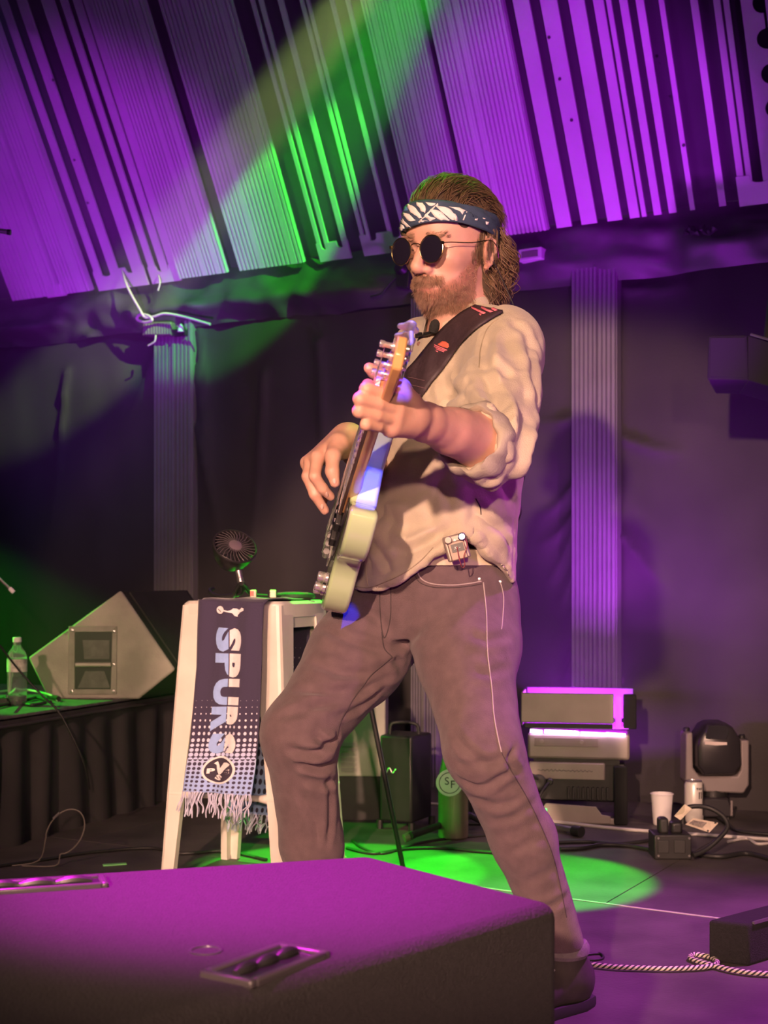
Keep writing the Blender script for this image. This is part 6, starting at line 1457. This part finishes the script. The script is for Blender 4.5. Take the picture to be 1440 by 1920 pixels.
# strap: over the left shoulder, lying on the shirt
M_strap = mat('dark_plum_leather_strap', (.045, .028, .036), .55, var=.25, vscale=30, bump=.4, bscale=150)
sl_e = [(700, 785), (718, 756), (734, 732), (750, 712), (770, 692), (792, 668), (815, 640), (842, 610), (868, 590), (890, 579)]
sr_e = [(752, 806), (772, 778), (790, 750), (807, 726), (826, 702), (846, 676), (866, 648), (893, 622), (920, 603), (943, 590)]
vs = []; nw = 8
sl_s = smoothline([Vector((x, y, 0)) for x, y in sl_e], 6); sr_s = smoothline([Vector((x, y, 0)) for x, y in sr_e], 6); rows_ = []
for a, b in zip(sl_s, sr_s):
    row = [hit(sb, a.x + (b.x - a.x) * i / nw, a.y + (b.y - a.y) * i / nw, .004) for i in range(nw + 1)]
    ok_ = [i for i in range(nw + 1) if row[i] is not None]
    if not ok_: continue
    for i in range(nw + 1):                           # where the cloth falls away the strap keeps its own line
        if row[i] is None:
            j = min(ok_, key=lambda q_: abs(q_ - i)); row[i] = P(a.x + (b.x - a.x) * i / nw, a.y + (b.y - a.y) * i / nw, row[j].y)
    rows_.append(row)
last = rows_[-1]; prev = rows_[-2]
for k in range(1, 10):                                # carries on over the shoulder and down the back
    t = k / 9; rows_.append([p + Vector((.006 * t, .15 * t, .030 * math.sin(t * 2.2) - .10 * t * t)) for p in last])
for _ in range(2):
    sm = [list(r) for r in rows_]
    for j in range(1, len(rows_) - 1):
        for i in range(nw + 1):
            avg = (rows_[j - 1][i] + rows_[j + 1][i]) / 2; q = rows_[j][i].lerp(avg, .5); sm[j][i] = q if q.y < rows_[j][i].y + .002 else rows_[j][i]
    rows_ = sm
sv2 = [p for r in rows_ for p in r]; sfc = [(j * (nw + 1) + i, j * (nw + 1) + i + 1, (j + 1) * (nw + 1) + i + 1, (j + 1) * (nw + 1) + i) for j in range(len(rows_) - 1) for i in range(nw)]
stp = mesh_obj('strap', sv2, sfc, M_strap, gt_, smooth=True); md = stp.modifiers.new('thick', 'SOLIDIFY'); md.thickness = .004; md.offset = 1
stb = BVHTree.FromPolygons([tuple(v) for v in sv2], sfc)
M_coral = mat('coral_print', (.75, .16, .10), .7, var=.08); M_pink = mat('pink_print', (.80, .20, .26), .7, var=.08)
sun = [pxh(500, 1345), pxh(530, 1327), pxh(560, 1330), pxh(580, 1345), pxh(582, 1365), pxh(570, 1378), pxh(535, 1370), pxh(495, 1352)]
decal('sunset_print', sun, stb, M_coral, stp, .0056, 2)
for k, (a, b) in enumerate((((468, 1352), (568, 1388)), ((466, 1364), (556, 1394)), ((478, 1380), (545, 1402)), ((478, 1394), (500, 1404)))):
    x0, y0 = a; x1, y1 = b; decal('sunset_print', [pxh(x0, y0), pxh(x1, y1), pxh(x1 - 4, y1 + 7), pxh(x0 + 4, y0 + 8)], stb, M_pink, stp, .0056, 1)
for a, b, c, d in (((740, 1075), (850, 1125), (830, 1135), (745, 1090)), ((815, 1075), (905, 1115), (880, 1122), (818, 1088)), ((860, 1068), (935, 1105), (915, 1110), (862, 1080)), ((905, 1058), (970, 1095), (955, 1102), (908, 1072)), ((800, 1128), (820, 1134), (812, 1144), (800, 1138))):
    decal('pink_stripe', [pxh(*a), pxh(*b), pxh(*c), pxh(*d)], stb, M_pink, stp, .0056, 1)
for k in range(6):                                    # woven grid lines at the lower end
    t = .10 + k * .055; i = int(t * (len(sl_s) - 1)); a, b = sl_s[i], sr_s[i]
    q = [hit(stb, a.x + (b.x - a.x) * u, a.y + (b.y - a.y) * u, .0055) for u in (.05, .25, .5, .75, .95)]; q = [p for p in q if p is not None]
    if len(q) > 2: MB().tube(q, .0008, 5).build('stitch_line', M_seamd if False else mat('plum_thread', (.16, .09, .11), .7), stp)

# ------------------------------------------------------------------ stage haze hanging in front of the back wall
hm = bpy.data.materials.new('stage_haze'); hm.use_nodes = True; nt = hm.node_tree
for n in list(nt.nodes):
    if n.type == 'BSDF_PRINCIPLED': nt.nodes.remove(n)
vsn = nt.nodes.new('ShaderNodeVolumeScatter'); vsn.inputs['Density'].default_value = 0.05; vsn.inputs['Anisotropy'].default_value = 0.25
nt.links.new(vsn.outputs[0], nt.nodes['Material Output'].inputs['Volume'])
def haze_layer(m, z0, z1, label, y0=4.6):
    a, b = W0 + WU * -4.0 + WN * .16, W0 + WU * 2.0 + WN * .16
    q = [Vector((p.x, p.y, z0)) for p in (a, b)]
    t = (b.y - y0) / (b.y - a.y); q = [q[0], Vector((b.x, max(b.y, y0 + .05), z0)), Vector((b.x, y0, z0)), Vector((a.x, y0, z0))]
    if b.y < y0: c = a.lerp(b, (a.y - y0 - .02) / (a.y - b.y)); q = [q[0], Vector((c.x, c.y, z0)), Vector((a.x, y0, z0))]
    return tag(MB().prism(q, (0, 0, z1 - z0)).build('haze', m, smooth=0), label, 'haze', kind='stuff')
haze_layer(hm, .46, 2.11, 'thin stage haze in front of the back drape')
hm2 = hm.copy(); hm2.name = 'stage_haze_dense'
for n in hm2.node_tree.nodes:
    if n.type == 'VOLUME_SCATTER': n.inputs['Density'].default_value = 0.36
haze_layer(hm2, 2.12, 4.6, 'denser haze layer under the roof where the green beam shows')
